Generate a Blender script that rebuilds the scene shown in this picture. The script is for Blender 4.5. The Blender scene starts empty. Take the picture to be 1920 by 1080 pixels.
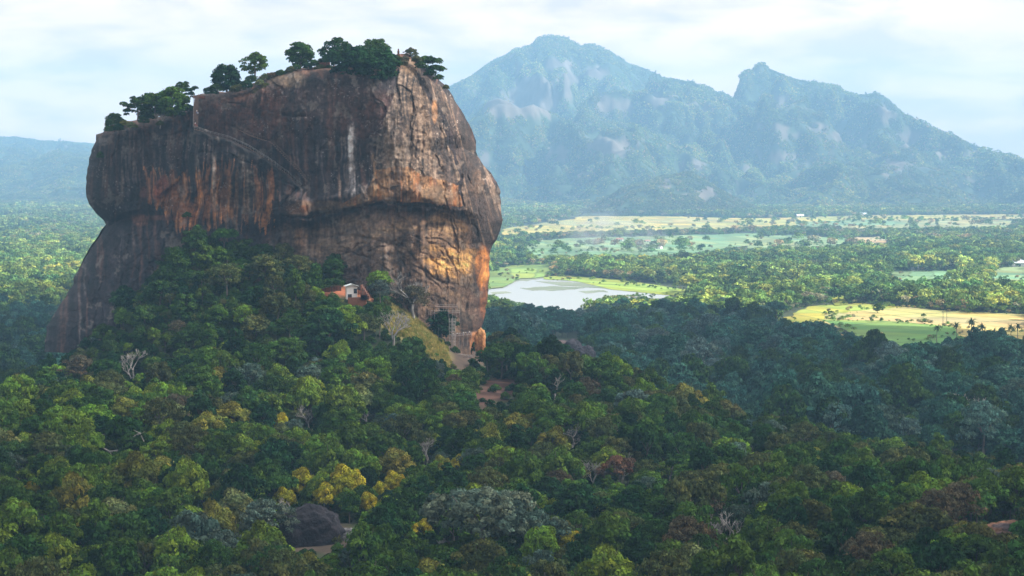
import bpy, math, random
import numpy as np
R_ = math.radians
SC = bpy.context.scene
COL = SC.collection

# ------------------------------------------------------------------ camera, sky, sun, exposure
CAMZ, FPX = 150.0, 3900.0
PITCH = math.atan(237.0 / FPX)
cam_d = bpy.data.cameras.new("camera"); cam = bpy.data.objects.new("camera", cam_d); COL.objects.link(cam)
cam.location = (0, 0, CAMZ); cam.rotation_euler = (math.pi/2 - PITCH, 0, 0)
cam_d.sensor_width = 36.0; cam_d.lens = 36.0 * FPX / 1920.0
cam_d.clip_start = 1.0; cam_d.clip_end = 60000.0
SC.camera = cam
SUN_EL, SUN_AZ = 43.0, 91.0          # azimuth clockwise from +Y (the view direction): 90 = from the right
SUN_STRENGTH, SKY_STRENGTH, EXPOSURE = 5.0, 0.05, 1.5
HAZE_DENSITY, HAZE_COLOUR = 1.22e-4, (0.36, 0.67, 1.0)
world = bpy.data.worlds.new("World"); SC.world = world; world.use_nodes = True
SC.view_settings.view_transform = 'Standard'; SC.view_settings.look = 'None'
SC.view_settings.gamma = 1.0; SC.view_settings.use_curve_mapping = False
SC.view_settings.exposure = EXPOSURE

class NT:
    def __init__(s, tree): s.t = tree
    def n(s, typ, ins=None, **props):
        nd = s.t.nodes.new(typ)
        for k, v in props.items(): setattr(nd, k, v)
        for k, v in (ins or {}).items():
            sk = nd.inputs[k]
            if isinstance(v, bpy.types.NodeSocket): s.t.links.new(v, sk)
            else: sk.default_value = v
        return nd
    def link(s, a, b): s.t.links.new(a, b)

def build_world():
    t = NT(world.node_tree); t.t.nodes.clear()
    sky = t.n('ShaderNodeTexSky', sky_type='NISHITA'); sky.sun_disc = False
    sky.sun_elevation = R_(SUN_EL); sky.sun_rotation = R_(SUN_AZ)
    sky.air_density = 1.0; sky.dust_density = 1.5; sky.ozone_density = 2.0
    tc = t.n('ShaderNodeTexCoord')
    mp = t.n('ShaderNodeMapping', {'Vector': tc.outputs['Generated'], 'Scale': (15, 15, 52)})
    n1 = t.n('ShaderNodeTexNoise', {'Vector': mp.outputs[0], 'Scale': 1.0, 'Detail': 7.0, 'Roughness': 0.55, 'Distortion': 0.3})
    mp2 = t.n('ShaderNodeMapping', {'Vector': tc.outputs['Generated'], 'Scale': (5, 5, 15), 'Location': (3.1, 0.4, 1.7)})
    n2 = t.n('ShaderNodeTexNoise', {'Vector': mp2.outputs[0], 'Scale': 1.0, 'Detail': 5.0, 'Roughness': 0.5})
    cov = t.n('ShaderNodeMapRange', {'Value': n2.outputs['Fac'], 'From Min': 0.30, 'From Max': 0.52, 'To Min': 0.72, 'To Max': 1.0})
    shade = t.n('ShaderNodeValToRGB', {'Fac': n1.outputs['Fac']})
    e = shade.color_ramp.elements
    e[0].position = 0.38; e[0].color = (5.2, 5.55, 5.9, 1)
    e[1].position = 0.58; e[1].color = (8.2, 8.1, 7.9, 1)
    mix = t.n('ShaderNodeMix', data_type='RGBA')
    t.link(cov.outputs[0], mix.inputs['Factor']); t.link(sky.outputs[0], mix.inputs['A']); t.link(shade.outputs[0], mix.inputs['B'])
    # clouds low over the horizon are the brightest and warmest
    sp = t.n('ShaderNodeSeparateXYZ', {0: tc.outputs['Generated']})
    lowf = t.n('ShaderNodeMapRange', {'Value': sp.outputs['Z'], 'From Min': 0.04, 'From Max': 0.14, 'To Min': 1.0, 'To Max': 0.0})
    glow = t.n('ShaderNodeMix', data_type='RGBA'); t.link(lowf.outputs[0], glow.inputs['Factor']); glow.inputs['A'].default_value = (1, 1, 1, 1); glow.inputs['B'].default_value = (2.35, 1.60, 1.18, 1)
    mg = t.n('ShaderNodeMix', data_type='RGBA', blend_type='MULTIPLY'); mg.inputs['Factor'].default_value = 1
    t.link(mix.outputs['Result'], mg.inputs['A']); t.link(glow.outputs['Result'], mg.inputs['B']); mix = mg
    bg = t.n('ShaderNodeBackground', {'Color': mix.outputs['Result'], 'Strength': SKY_STRENGTH})
    out = t.n('ShaderNodeOutputWorld', {'Surface': bg.outputs[0]})
build_world()
from mathutils import Vector
az, el = R_(SUN_AZ), R_(SUN_EL)
SUN_DIR = Vector((math.sin(az)*math.cos(el), math.cos(az)*math.cos(el), math.sin(el)))
sun_d = bpy.data.lights.new("sun", 'SUN'); sun = bpy.data.objects.new("sun", sun_d); COL.objects.link(sun)
sun_d.energy = SUN_STRENGTH; sun_d.angle = R_(0.5); sun_d.color = (1.0, 0.955, 0.89)
sun.rotation_euler = (-SUN_DIR).to_track_quat('-Z', 'Y').to_euler(); sun.location = (400, -100, 900)
SC.render.engine = 'CYCLES'
SC.cycles.max_bounces = 5; SC.cycles.diffuse_bounces = 2; SC.cycles.glossy_bounces = 2
SC.cycles.transmission_bounces = 3; SC.cycles.transparent_max_bounces = 6; SC.cycles.volume_bounces = 0

# ------------------------------------------------------------------ pixels, noise, meshes
def ray(px, py):
    u = (np.asarray(px, float) - 960) / FPX; v = (540 - np.asarray(py, float)) / FPX
    return u, math.cos(PITCH) + v*math.sin(PITCH), -math.sin(PITCH) + v*math.cos(PITCH)
def at(px, py, Y):
    x, y, z = ray(px, py); s = np.asarray(Y, float) / y
    return x*s, y*s, CAMZ + z*s
def project(X, Y, Z):
    X, Y, Z = (np.asarray(a, float) for a in (X, Y, Z)); Z = Z - CAMZ
    f = np.maximum(Y*math.cos(PITCH) - Z*math.sin(PITCH), 1e-3); up = Y*math.sin(PITCH) + Z*math.cos(PITCH)
    return 960 + FPX*X/f, 540 - FPX*up/f
def ground_y(py):                       # distance of the flat plain along a picture row
    x, y, z = ray(960, py); return -CAMZ * y / z

_rs = np.random.RandomState(7)
_LAT = _rs.rand(64, 64, 64).astype(np.float32)
def vnoise(x, y, z=0.0):
    x, y, z = np.broadcast_arrays(np.asarray(x, float), np.asarray(y, float), np.asarray(z, float))
    xi, yi, zi = (np.floor(a).astype(int) for a in (x, y, z))
    f = [a - i for a, i in ((x, xi), (y, yi), (z, zi))]
    f = [a*a*(3 - 2*a) for a in f]
    r = 0
    for dx in (0, 1):
        for dy in (0, 1):
            for dz in (0, 1):
                w = (f[0] if dx else 1 - f[0])*(f[1] if dy else 1 - f[1])*(f[2] if dz else 1 - f[2])
                r = r + w*_LAT[(xi + dx) & 63, (yi + dy) & 63, (zi + dz) & 63]
    return r*2 - 1
def fbm(x, y, z=0.0, o=4, g=0.5):
    r, a, k, tot = 0, 1.0, 1.0, 0
    for i in range(o):
        r = r + a*vnoise(np.asarray(x)*k + 17.3*i, np.asarray(y)*k + 5.1*i, np.asarray(z)*k + 9.7*i); tot += a; a *= g; k *= 2.03
    return r/tot
def sstep(a, b, x):
    t = np.clip((np.asarray(x, float) - a)/(b - a), 0, 1); return t*t*(3 - 2*t)
def poly_in(px, py, pts):
    px, py = np.asarray(px, float), np.asarray(py, float); r = np.zeros(np.broadcast(px, py).shape, bool)
    n = len(pts)
    for i in range(n):
        (x0, y0), (x1, y1) = pts[i], pts[(i+1) % n]
        if y0 == y1: continue
        c = ((y0 > py) != (y1 > py)) & (px < (x1 - x0)*(py - y0)/(y1 - y0) + x0)
        r ^= c
    return r
def line_dist(px, py, pts):             # distance to a polyline
    d = np.full(np.shape(px), 1e9)
    for (x0, y0), (x1, y1) in zip(pts[:-1], pts[1:]):
        L = (x1-x0)**2 + (y1-y0)**2
        t = np.clip(((px-x0)*(x1-x0) + (py-y0)*(y1-y0))/L, 0, 1)
        d = np.minimum(d, np.hypot(px - x0 - t*(x1-x0), py - y0 - t*(y1-y0)))
    return d
def curve(pts, n=None):
    """points resampled by arc length, lightly rounded"""
    p = np.array(pts, float); s = np.concatenate([[0], np.cumsum(np.hypot(*np.diff(p, axis=0).T))])
    t = np.linspace(0, s[-1], n); return np.interp(t, s, p[:, 0]), np.interp(t, s, p[:, 1])

def mesh_np(name, V, F, cols=None, smooth=False, tint=None):
    V = np.asarray(V, np.float32); F = np.asarray(F, np.int32); k = F.shape[1]
    me = bpy.data.meshes.new(name)
    me.vertices.add(len(V)); me.vertices.foreach_set('co', V.ravel())
    me.loops.add(F.size); me.loops.foreach_set('vertex_index', F.ravel())
    me.polygons.add(len(F)); me.polygons.foreach_set('loop_start', np.arange(0, F.size, k, dtype=np.int32))
    try: me.polygons.foreach_set('loop_total', np.full(len(F), k, np.int32))
    except Exception: pass
    me.polygons.foreach_set('use_smooth', np.full(len(F), smooth))
    me.update(calc_edges=True)
    if cols is not None:
        a = me.attributes.new('col', 'FLOAT_COLOR', 'POINT')
        c = np.ones((len(V), 4), np.float32); c[:, :3] = cols
        a.data.foreach_set('color', c.ravel())
    return me
def obj(name, me, mat=None, parent=None, loc=(0, 0, 0), rz=0.0, scale=1.0):
    o = bpy.data.objects.new(name, me); COL.objects.link(o)
    if mat is not None and me is not None and not me.materials: me.materials.append(mat)
    o.location = loc; o.rotation_euler = (0, 0, rz); o.scale = (scale,)*3 if np.isscalar(scale) else scale
    if parent is not None: o.parent = parent
    return o
def tag(o, label=None, cat=None, group=None, kind=None):
    if label: o['label'] = label
    if cat: o['category'] = cat
    if group: o['group'] = group
    if kind: o['kind'] = kind
    return o
class MB:
    def __init__(s): s.v, s.f, s.c = [], [], []
    def quad(s, pts, c=(1, 1, 1)):
        b = len(s.v); s.v += [tuple(p) for p in pts]; s.c += [c]*4; s.f.append((b, b+1, b+2, b+3))
    def box(s, x0, x1, y0, y1, z0, z1, c=(1, 1, 1)):
        b = len(s.v)
        s.v += [(x, y, z) for z in (z0, z1) for x, y in ((x0, y0), (x1, y0), (x1, y1), (x0, y1))]; s.c += [c]*8
        for q in ((3, 2, 1, 0), (4, 5, 6, 7), (0, 1, 5, 4), (1, 2, 6, 5), (2, 3, 7, 6), (3, 0, 4, 7)): s.f.append(tuple(b+i for i in q))
    def tube(s, pts, rad, n=6, c=(1, 1, 1), cap=True):
        P = [Vector(p) for p in pts]
        if np.isscalar(rad): rad = [rad]*len(P)
        b = len(s.v); prev = None
        for i, p in enumerate(P):
            d = (P[min(i+1, len(P)-1)] - P[max(i-1, 0)]).normalized()
            a = prev if prev is not None else (Vector((1, 0, 0)) if abs(d.x) < 0.8 else Vector((0, 1, 0)))
            e1 = (a - d*a.dot(d)).normalized(); e2 = d.cross(e1); prev = e1
            for k in range(n):
                w = 2*math.pi*k/n; s.v.append(tuple(p + (e1*math.cos(w) + e2*math.sin(w))*rad[i])); s.c.append(c)
        for i in range(len(P)-1):
            for k in range(n):
                s.f.append((b+i*n+k, b+i*n+(k+1) % n, b+(i+1)*n+(k+1) % n, b+(i+1)*n+k))
    def mesh(s, name, smooth=False):
        return mesh_np(name, s.v, s.f, s.c, smooth)
def grid_faces(nr, nc, close=False):
    r, c = np.meshgrid(np.arange(nr-1), np.arange(nc - (0 if close else 1)), indexing='ij')
    c2 = (c+1) % nc
    return np.stack([r*nc+c, r*nc+c2, (r+1)*nc+c2, (r+1)*nc+c], -1).reshape(-1, 4)

# ------------------------------------------------------------------ materials
def new_mat(name):
    m = bpy.data.materials.new(name); m.use_nodes = True; m.node_tree.nodes.clear(); return m, NT(m.node_tree)
def leaf_material(name, per_leaf=False):
    m, t = new_mat(name)
    col = t.n('ShaderNodeAttribute', attribute_name='col')
    if True:
        tint = t.n('ShaderNodeAttribute', attribute_name='tint', attribute_type='INSTANCER')
        mx = t.n('ShaderNodeMix', data_type='RGBA', blend_type='MULTIPLY'); mx.inputs['Factor'].default_value = 1
        t.link(col.outputs['Color'], mx.inputs['A']); t.link(tint.outputs['Color'], mx.inputs['B']); base = mx.outputs['Result']
    d = t.n('ShaderNodeBsdfDiffuse', {'Color': base})
    tr = t.n('ShaderNodeBsdfTranslucent', {'Color': base})
    ms = t.n('ShaderNodeMixShader', {0: 0.22, 1: d.outputs[0], 2: tr.outputs[0]})
    t.n('ShaderNodeOutputMaterial', {'Surface': ms.outputs[0]})
    return m
def plain_material(name, colour, rough=0.85, noise=0.25, scale=1.0, attr=False, metal=0.0, bump=0.0):
    m, t = new_mat(name)
    tc = t.n('ShaderNodeTexCoord')
    nz = t.n('ShaderNodeTexNoise', {'Vector': tc.outputs['Object'], 'Scale': scale, 'Detail': 6.0, 'Roughness': 0.6})
    mr = t.n('ShaderNodeMapRange', {'Value': nz.outputs['Fac'], 'From Min': 0.3, 'From Max': 0.7, 'To Min': 1-noise, 'To Max': 1+noise})
    if attr: base = t.n('ShaderNodeAttribute', attribute_name='col').outputs['Color']
    else: base = t.n('ShaderNodeRGB'); base.outputs[0].default_value = (*colour, 1); base = base.outputs[0]
    mul = t.n('ShaderNodeVectorMath', {0: base, 1: mr.outputs[0]}, operation='MULTIPLY')
    p = t.n('ShaderNodeBsdfPrincipled', {'Base Color': mul.outputs[0], 'Roughness': rough, 'Metallic': metal, 'Specular IOR Level': 0.25})
    if bump:
        b = t.n('ShaderNodeBump', {'Height': nz.outputs['Fac'], 'Strength': bump, 'Distance': 1.0/scale}); t.link(b.outputs[0], p.inputs['Normal'])
    t.n('ShaderNodeOutputMaterial', {'Surface': p.outputs[0]})
    return m
M_LEAF = leaf_material('leaves'); M_WOODLAND = leaf_material('woodland_leaves', True)
M_BARK = plain_material('bark', (0.10, 0.085, 0.07), 0.9, 0.3, 2.0)
M_PALEBARK = plain_material('pale_bark', (0.25, 0.23, 0.215), 0.9, 0.3, 2.0)
M_GREYBARK = plain_material('grey_bark', (0.15, 0.13, 0.12), 0.9, 0.3, 2.0)
M_GROUND = plain_material('undergrowth_ground', (0, 0, 0), 0.95, 0.35, 0.15, attr=True)
M_FIELD = plain_material('field_soil', (0, 0, 0), 0.95, 0.18, 0.03, attr=True)
M_MOUNT = plain_material('mountain_slope', (0, 0, 0), 0.95, 0.25, 0.02, attr=True)

# ------------------------------------------------------------------ the hill under the rock
CANOPY = 8.0
_ctrl = []
for px, py, Y in [(0,1080,560),(480,1080,550),(960,1080,540),(1440,1080,530),(1920,1080,505),(0,900,680),(480,900,690),(960,900,680),(1440,900,680),(1920,940,610),
                  (0,755,800),(300,760,800),(700,760,800),(1000,760,815),(1230,760,860),(130,735,890),(250,690,890),(400,660,880),(700,655,880),(850,670,905),(400,560,925),(540,545,925),
                  (1100,682,905),(1190,735,890),(1430,840,800),(1560,885,735),(1750,935,680),(1920,1000,600),(-250,800,760),(-250,1080,560),(2150,1080,500)]:
    x, y, z = at(px, py, Y); _ctrl.append((float(x), Y, float(z) - CANOPY))
CONTACT = [(100,735,1000),(165,690,986),(215,630,977),(270,545,971),(320,495,966),(365,464,962),(450,498,960),(560,512,956),(650,540,953),(720,560,953),(780,600,955),(830,648,958),(885,680,985)]
for px, py, Y in CONTACT:
    x, y, z = at(px, py, Y); _ctrl.append((float(x), Y, float(z)))
x, y, z = at(662, 566, 925); _ctrl.append((float(x), 925, float(z)))
for X, Y, Z in [(-200,1060,60),(-100,1080,70),(0,1060,45),(-300,1000,8),(-330,1150,0),(-100,1200,5),(60,1130,2),(110,1000,3),(180,940,2),(300,900,1),(330,830,0),(380,760,0),(450,700,0),(-380,850,20),
                (0,1350,0),(300,1300,0),(-300,1350,0),(600,1000,0),(600,600,10),(-600,900,0),(-600,500,30),(0,250,10),(300,250,8),(-300,250,12),(600,250,5),(-600,250,15),(0,0,5),(-500,0,5),(500,0,5)]:
    _ctrl.append((X, Y, Z))
_ctrl = np.array(_ctrl, float)
def _tps(P, Q):
    r2 = ((P[:, None, :] - Q[None, :, :])**2).sum(-1)/1e4
    return 0.5*r2*np.log(r2 + 1e-9)
_P = _ctrl[:, :2]; _n = len(_P)
_A = np.zeros((_n+3, _n+3)); _A[:_n, :_n] = _tps(_P, _P) + np.eye(_n)*0.02
_A[:_n, _n] = 1; _A[:_n, _n+1:] = _P/100; _A[_n:, :_n] = _A[:_n, _n:].T
_W = np.linalg.solve(_A, np.concatenate([_ctrl[:, 2], [0, 0, 0]]))
HX = np.arange(-700, 701, 5.0); HY = np.arange(0, 1501, 5.0)
_gx, _gy = np.meshgrid(HX, HY, indexing='ij')
_q = np.stack([_gx.ravel(), _gy.ravel()], 1)
_h = (_tps(_q, _P) @ _W[:_n] + _W[_n] + (_q/100) @ _W[_n+1:]).reshape(_gx.shape)
_edge = sstep(700, 520, np.abs(_gx))*sstep(1500, 1300, _gy)
_h = np.where(_h > 0, _h, _h*0.05)*_edge
_h = np.maximum(_h, 0) + _edge*fbm(_gx/60, _gy/60, 3.0)*np.clip(_h/12, 0, 1)*2.2
HGT = _h
def height(X, Y):
    X, Y = np.asarray(X, float), np.asarray(Y, float)
    fx = np.clip((X + 700)/5, 0, len(HX)-1.001); fy = np.clip(Y/5, 0, len(HY)-1.001)
    i, j = fx.astype(int), fy.astype(int); a, b = fx - i, fy - j
    h = HGT[i, j]*(1-a)*(1-b) + HGT[i+1, j]*a*(1-b) + HGT[i, j+1]*(1-a)*b + HGT[i+1, j+1]*a*b
    return np.where((np.abs(X) > 700) | (Y > 1500) | (Y < 0), 0.0, h)
def hit(px, py, above=0.0, y0=380):
    """where the line of sight through a picture point meets the hill (raised by above)"""
    Y = np.arange(y0, 1600, 1.0); X, _, Z = at(px, py, Y)
    k = np.nonzero(Z <= height(X, Y) + above)[0]
    k = k[0] if len(k) else len(Y)-1
    return float(X[k]), float(Y[k]), float(height(X[k], Y[k]))

GRASSY = [(700,585),(740,560),(770,575),(800,610),(835,650),(850,690),(825,690),(780,640),(730,625)]
BARE = [([(880,735),(905,715),(960,705),(985,725),(950,745),(920,770),(890,765)], (0.09,0.045,0.032)), ([(1790,1015),(1850,985),(1925,990),(1925,1050),(1800,1050)], (0.13,0.06,0.04)),
        ([(500,980),(600,965),(690,1000),(820,1010),(900,1010),(880,1045),(640,1040),(500,1035)], (0.075,0.055,0.04)), ([(430,562),(540,552),(575,545),(640,534),(700,545),(700,566),(640,560),(570,556),(520,566),(430,580)], (0.26,0.09,0.045)),
        ([(560,690),(610,660),(640,680),(600,715)], (0.12,0.09,0.06)), ([(20,700),(130,640),(190,640),(180,690),(60,745)], (0.12,0.09,0.075)), ([(830,640),(905,640),(910,690),(850,700)], (0.085,0.058,0.042))]
def ground_sheet():
    xs = np.concatenate([-np.geomspace(700, 5600, 40)[::-1], HX[1:-1], np.geomspace(700, 5600, 40)])
    ys = np.concatenate([[-250, -120], HY, np.geomspace(1520, 14500, 70)])
    X, Y = np.meshgrid(xs, ys, indexing='ij'); Z = height(X, Y)
    px, py = project(X, np.maximum(Y, 50), Z)
    n = fbm(X/25, Y/25, 1.0)
    c = np.stack([0.030 + 0.012*n, 0.040 + 0.012*n, 0.016 + 0.004*n], -1)
    g = poly_in(px, py, GRASSY)
    c[g] = np.stack([0.20 + 0.05*n, 0.165 + 0.03*n, 0.05 + 0.01*n], -1)[g]
    for pts, cc in BARE:
        m = poly_in(px + 10*vnoise(px/12, py/12), py + 8*vnoise(px/12, py/12, 4.0), pts) & (Y > 300)
        c[m] = np.array(cc)*(1 + 0.35*n[m])[:, None]
    me = mesh_np('ground', np.stack([X, Y, Z], -1).reshape(-1, 3), grid_faces(len(xs), len(ys))[:, ::-1], c.reshape(-1, 3), True)
    tag(obj('ground', me, M_GROUND), kind='structure')
ground_sheet()

# ------------------------------------------------------------------ fields and lake on the plain (seen outlines, tested against the trees too)
FIELDS = [
 ('field', [(1455,592),(1520,575),(1610,569),(1700,576),(1640,582),(1560,589),(1548,604),(1500,602)], (0.23,0.38,0.05), (0.42,0.42,0.08)),
 ('field', [(1545,591),(1620,583),(1700,576),(1760,583),(1930,590),(1930,626),(1780,616),(1660,604),(1550,602)], (0.60,0.53,0.20), (0.52,0.41,0.22)),
 ('field', [(1540,600),(1660,602),(1790,614),(1800,626),(1735,642),(1640,632),(1575,615)], (0.13,0.33,0.07), (0.22,0.36,0.10)),
 ('field', [(1018,520),(1060,517),(1170,526),(1300,536),(1290,546),(1230,541),(1150,534),(1080,528),(1018,524)], (0.42,0.48,0.05), (0.36,0.46,0.08)),
 ('field', [(985,455),(1060,447),(1200,444),(1425,437),(1425,456),(1330,468),(1240,476),(1120,474),(1000,480)], (0.24,0.42,0.22), (0.30,0.45,0.24)),
 ('field', [(940,425),(1080,410),(1115,391),(1135,390),(1130,402),(1200,404),(1400,410),(1640,404),(1930,402),(1930,410),(1500,422),(1300,428),(1100,432),(990,436),(940,440)], (0.64,0.57,0.16), (0.54,0.49,0.21)),
 ('field', [(1490,416),(1640,412),(1900,414),(1890,424),(1640,428),(1500,424)], (0.28,0.45,0.24), (0.48,0.46,0.22)),
 ('field', [(1400,446),(1480,441),(1600,448),(1560,459),(1400,464)], (0.25,0.42,0.24), (0.36,0.45,0.22)),
 ('field', [(1600,446),(1665,444),(1665,455),(1600,456)], (0.62,0.48,0.30), (0.5,0.42,0.2)),
 ('field', [(1660,509),(1790,508),(1800,520),(1700,522)], (0.22,0.42,0.24), (0.28,0.42,0.2)),
 ('field', [(1870,503),(1930,500),(1930,524),(1860,522)], (0.24,0.44,0.26), (0.34,0.42,0.2)),
 ('field', [(1560,555),(1580,551),(1590,560),(1565,563)], (0.5,0.55,0.06), (0.4,0.45,0.06)),
 ('field', [(918,505),(980,498),(1030,497),(1032,509),(990,514),(918,514)], (0.22,0.36,0.12), (0.30,0.42,0.10)),
 ('field', [(910,520),(960,518),(975,524),(940,530),(910,534)], (0.26,0.42,0.08), (0.24,0.36,0.12)),
 ('field', [(1480,512),(1500,505),(1530,508),(1520,516)], (0.45,0.5,0.08), (0.3,0.42,0.1)),
]
LAKE = [(912,530),(955,522),(1005,514),(1035,520),(1090,529),(1180,534),(1290,544),(1240,549),(1195,547),(1130,553),(1095,570),(1072,580),(1000,572),(955,557),(912,548)]
def sheet(name, pts, z, m, c1, c2, step=1.5):
    my = sum(q[1] for q in pts)/len(pts)      # the far side is seen whole, the near side runs on under the trees
    if name in ('field', 'lake'): pts = [(x, y + (0.045*(y - 303) if y > my else 0)) for x, y in pts]
    p = np.array(pts, float); x0, y0, x1, y1 = p[:, 0].min(), p[:, 1].min(), p[:, 0].max(), p[:, 1].max()
    nx, ny = max(int((x1-x0)/step), 6), max(int((y1-y0)/0.35), 8)
    gx, gy = np.meshgrid(np.linspace(x0, x1, nx), np.linspace(y0, y1, ny), indexing='ij')
    F = grid_faces(nx, ny); cx = gx.ravel()[F].mean(1); cy = gy.ravel()[F].mean(1)
    wob = vnoise(cx/15, cy/4)*4
    F = F[poly_in(cx + wob, cy + 0.25*wob, pts)]
    D = ground_y(gy); X, Y, Z = at(gx, gy, D)
    n = sstep(-0.25, 0.3, fbm(X/220, Y/160, 2.0, 3))[..., None]; n2 = (1 + 0.25*fbm(X/60, Y/20, 8.0, 3))[..., None]
    c = (np.array(c1)*(1-n) + np.array(c2)*n)*n2*0.56
    if len(pts) and name == 'field':      # plots parted by low bunds
        th = 0.25 + 0.9*float(vnoise(pts[0][0]/50.0, pts[0][1]/20.0)); a = X*math.cos(th) + Y*math.sin(th) + 14*vnoise(X/90, Y/90); b_ = -X*math.sin(th) + Y*math.cos(th) + 14*vnoise(X/90, Y/90, 5.0)
        pw, pl = 34.0, 120.0; ia, ib = np.floor(a/pw).astype(int), np.floor(b_/pl).astype(int); tone = _LAT[ia & 63, ib & 63, 9]; hue = _LAT[ia & 63, ib & 63, 23]
        c = c*(0.72 + 0.5*tone)[..., None]*np.stack([0.85 + 0.35*hue, np.ones_like(hue), 0.95 - 0.2*hue], -1)
        bund = (np.minimum(a/pw - ia, 1 - (a/pw - ia))*pw < 1.6) | (np.minimum(b_/pl - ib, 1 - (b_/pl - ib))*pl < 3.0)
        c = np.where(bund[..., None], c*0.45 + np.array((0.03, 0.05, 0.015)), c)
    V = np.stack([X, Y, np.full_like(X, z)], -1).reshape(-1, 3)
    used = np.unique(F); rm = np.zeros(len(V), int); rm[used] = np.arange(len(used))
    me = mesh_np(name, V[used], rm[F][:, ::-1], c.reshape(-1, 3)[used])
    return tag(obj(name, me, m), kind='structure')
for i, (nm, pts, c1, c2) in enumerate(FIELDS): sheet(nm, pts, 0.45 + 0.06*i, M_FIELD, c1, c2)
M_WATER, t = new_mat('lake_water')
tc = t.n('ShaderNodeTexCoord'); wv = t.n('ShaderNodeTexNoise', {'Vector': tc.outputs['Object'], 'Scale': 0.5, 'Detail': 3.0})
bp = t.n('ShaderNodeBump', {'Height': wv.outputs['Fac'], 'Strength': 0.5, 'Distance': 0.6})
wp = t.n('ShaderNodeBsdfPrincipled', {'Base Color': (0.30, 0.31, 0.30, 1), 'Roughness': 0.3, 'IOR': 1.33, 'Specular IOR Level': 0.8, 'Normal': bp.outputs[0]})  # pale base colour stands in for sky glare on the water
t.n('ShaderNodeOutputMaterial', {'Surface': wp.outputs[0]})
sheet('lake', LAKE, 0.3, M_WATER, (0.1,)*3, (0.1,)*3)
for pts in ([(975,541),(1040,537),(1100,540),(1060,545),(1000,546)], [(1085,547),(1130,544),(1140,548),(1100,551)], [(920,550),(950,547),(960,550),(930,553)], [(1000,527),(1100,531),(1190,536),(1290,545),(1250,549),(1190,546),(1120,541),(1050,536)], [(912,529),(955,521),(1010,514),(1030,520),(990,526),(950,532),(912,536)]):
    sheet('marsh', pts, 0.40, M_FIELD, (0.16,0.22,0.13), (0.30,0.33,0.24), 1.2)

# ------------------------------------------------------------------ mountains and hills
ROCKY = [(1005,180,75,48),(1045,120,40,12),(960,190,25,40),(1060,150,30,18),(1110,140,30,20),(1130,195,28,26),(1230,190,35,12),(1140,275,60,22),(1050,290,30,18),(1090,330,25,10),(930,200,26,22),(985,205,35,18),(1470,190,26,14),
         (1660,215,26,22),(1450,240,40,10),(1530,240,25,12),(1460,295,50,12),(1480,255,25,10),(1680,310,45,12),(1300,310,30,12),(1400,315,20,8),(1330,360,20,14),(905,300,14,25),(1700,260,40,18),(1580,255,40,10),(1780,290,45,9)]
MOUNT_SITES = []
def ridge(name, sky, yb, yc, amp, seed, rough=1.0, back=1600, power=1.15, green=(0.034, 0.056, 0.024), tone=1.0):
    p = np.array(sky, float); px = np.arange(p[0, 0], p[-1, 0], 5.0)
    sky_y = np.interp(px, p[:, 0], p[:, 1]); sky_y = sky_y + rough*1.6*fbm(px/16, seed*3.3, 1.0, 4)
    X1, _, Z1 = at(px, sky_y, yc)
    nv = 150; v = np.concatenate([np.linspace(0, 1, nv), 1 + np.linspace(0.02, 1, 40)])
    PX, VV = np.meshgrid(px, v, indexing='ij'); vf = np.minimum(VV, 1.0)
    Y = np.where(VV <= 1, yb + (yc - yb)*VV, yc + back*(VV - 1))
    Y = Y + (1 - np.abs(2*vf - 1))*(yc-yb)*0.12*fbm(PX/90, VV*1.3, seed + 0.5, 3)
    X = (PX - 960)/FPX*Y/math.cos(PITCH)
    spur = 1 - np.abs(fbm(X/520 + seed, Y/1100, seed, 5, 0.55))*2.4
    prof = np.where(VV <= 1, vf**power, np.maximum(1 - (VV-1), 0))
    env = np.where(VV <= 1, np.sin(np.pi*np.clip(vf, 0, 1))**0.8, 0.4*np.sin(np.pi*np.clip(VV-1, 0, 1)))
    Z = np.maximum(Z1, 2)[:, None]*prof + amp*env*(spur - 0.5) + 0.10*amp*env*fbm(X/90, Y/90, seed, 4) - 6*(VV < 0.01)
    # keep the line of sight to the crest free
    lim = CAMZ + (Z1[:, None] - CAMZ)*Y/yc - 2
    Z = np.where(VV < 1, np.minimum(Z, lim), Z)
    qx, qy = project(X, Y, Z)
    rock = np.zeros_like(X)
    for cx, cy, rx, ry in ROCKY:
        d = np.hypot((qx - cx)/rx, (qy - cy)/ry) + 0.75*fbm(qx/7, qy/22, seed, 5)
        rock = np.maximum(rock, sstep(0.9, 0.74, d)*0.95)
    rock = np.maximum(rock, sstep(0.30, 0.45, fbm(qx/26, qy/13, seed + 7, 4))*0.9*(VV > 0.12))
    n = fbm(X/60, Y/60, seed, 3)[..., None]
    c = np.array(green)*(1 + 0.5*n)*(1 - rock[..., None]) + np.array((0.13, 0.105, 0.082))*(1 + 0.3*n + 0.45*fbm(qx/3.5, qy/20, seed + 3, 3)[..., None])*rock[..., None]
    me = mesh_np(name, np.stack([X, Y, Z], -1).reshape(-1, 3), grid_faces(len(px), len(v))[:, ::-1], c.reshape(-1, 3), True)
    tag(obj(name, me, M_MOUNT), kind='structure')
    MOUNT_SITES.append((X, Y, Z, rock, VV, tone))
ridge('mountain', [(480,345),(600,290),(700,240),(780,200),(845,165),(890,140),(930,110),(960,95),(1000,82),(1008,72),(1030,66),(1060,70),(1085,85),(1110,84),(1140,95),(1180,120),(1240,145),(1290,155),(1340,170),(1380,188),(1450,230),(1600,310),(1700,350)], 7000, 9500, 420, 1.0, tone=1.4)
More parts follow.
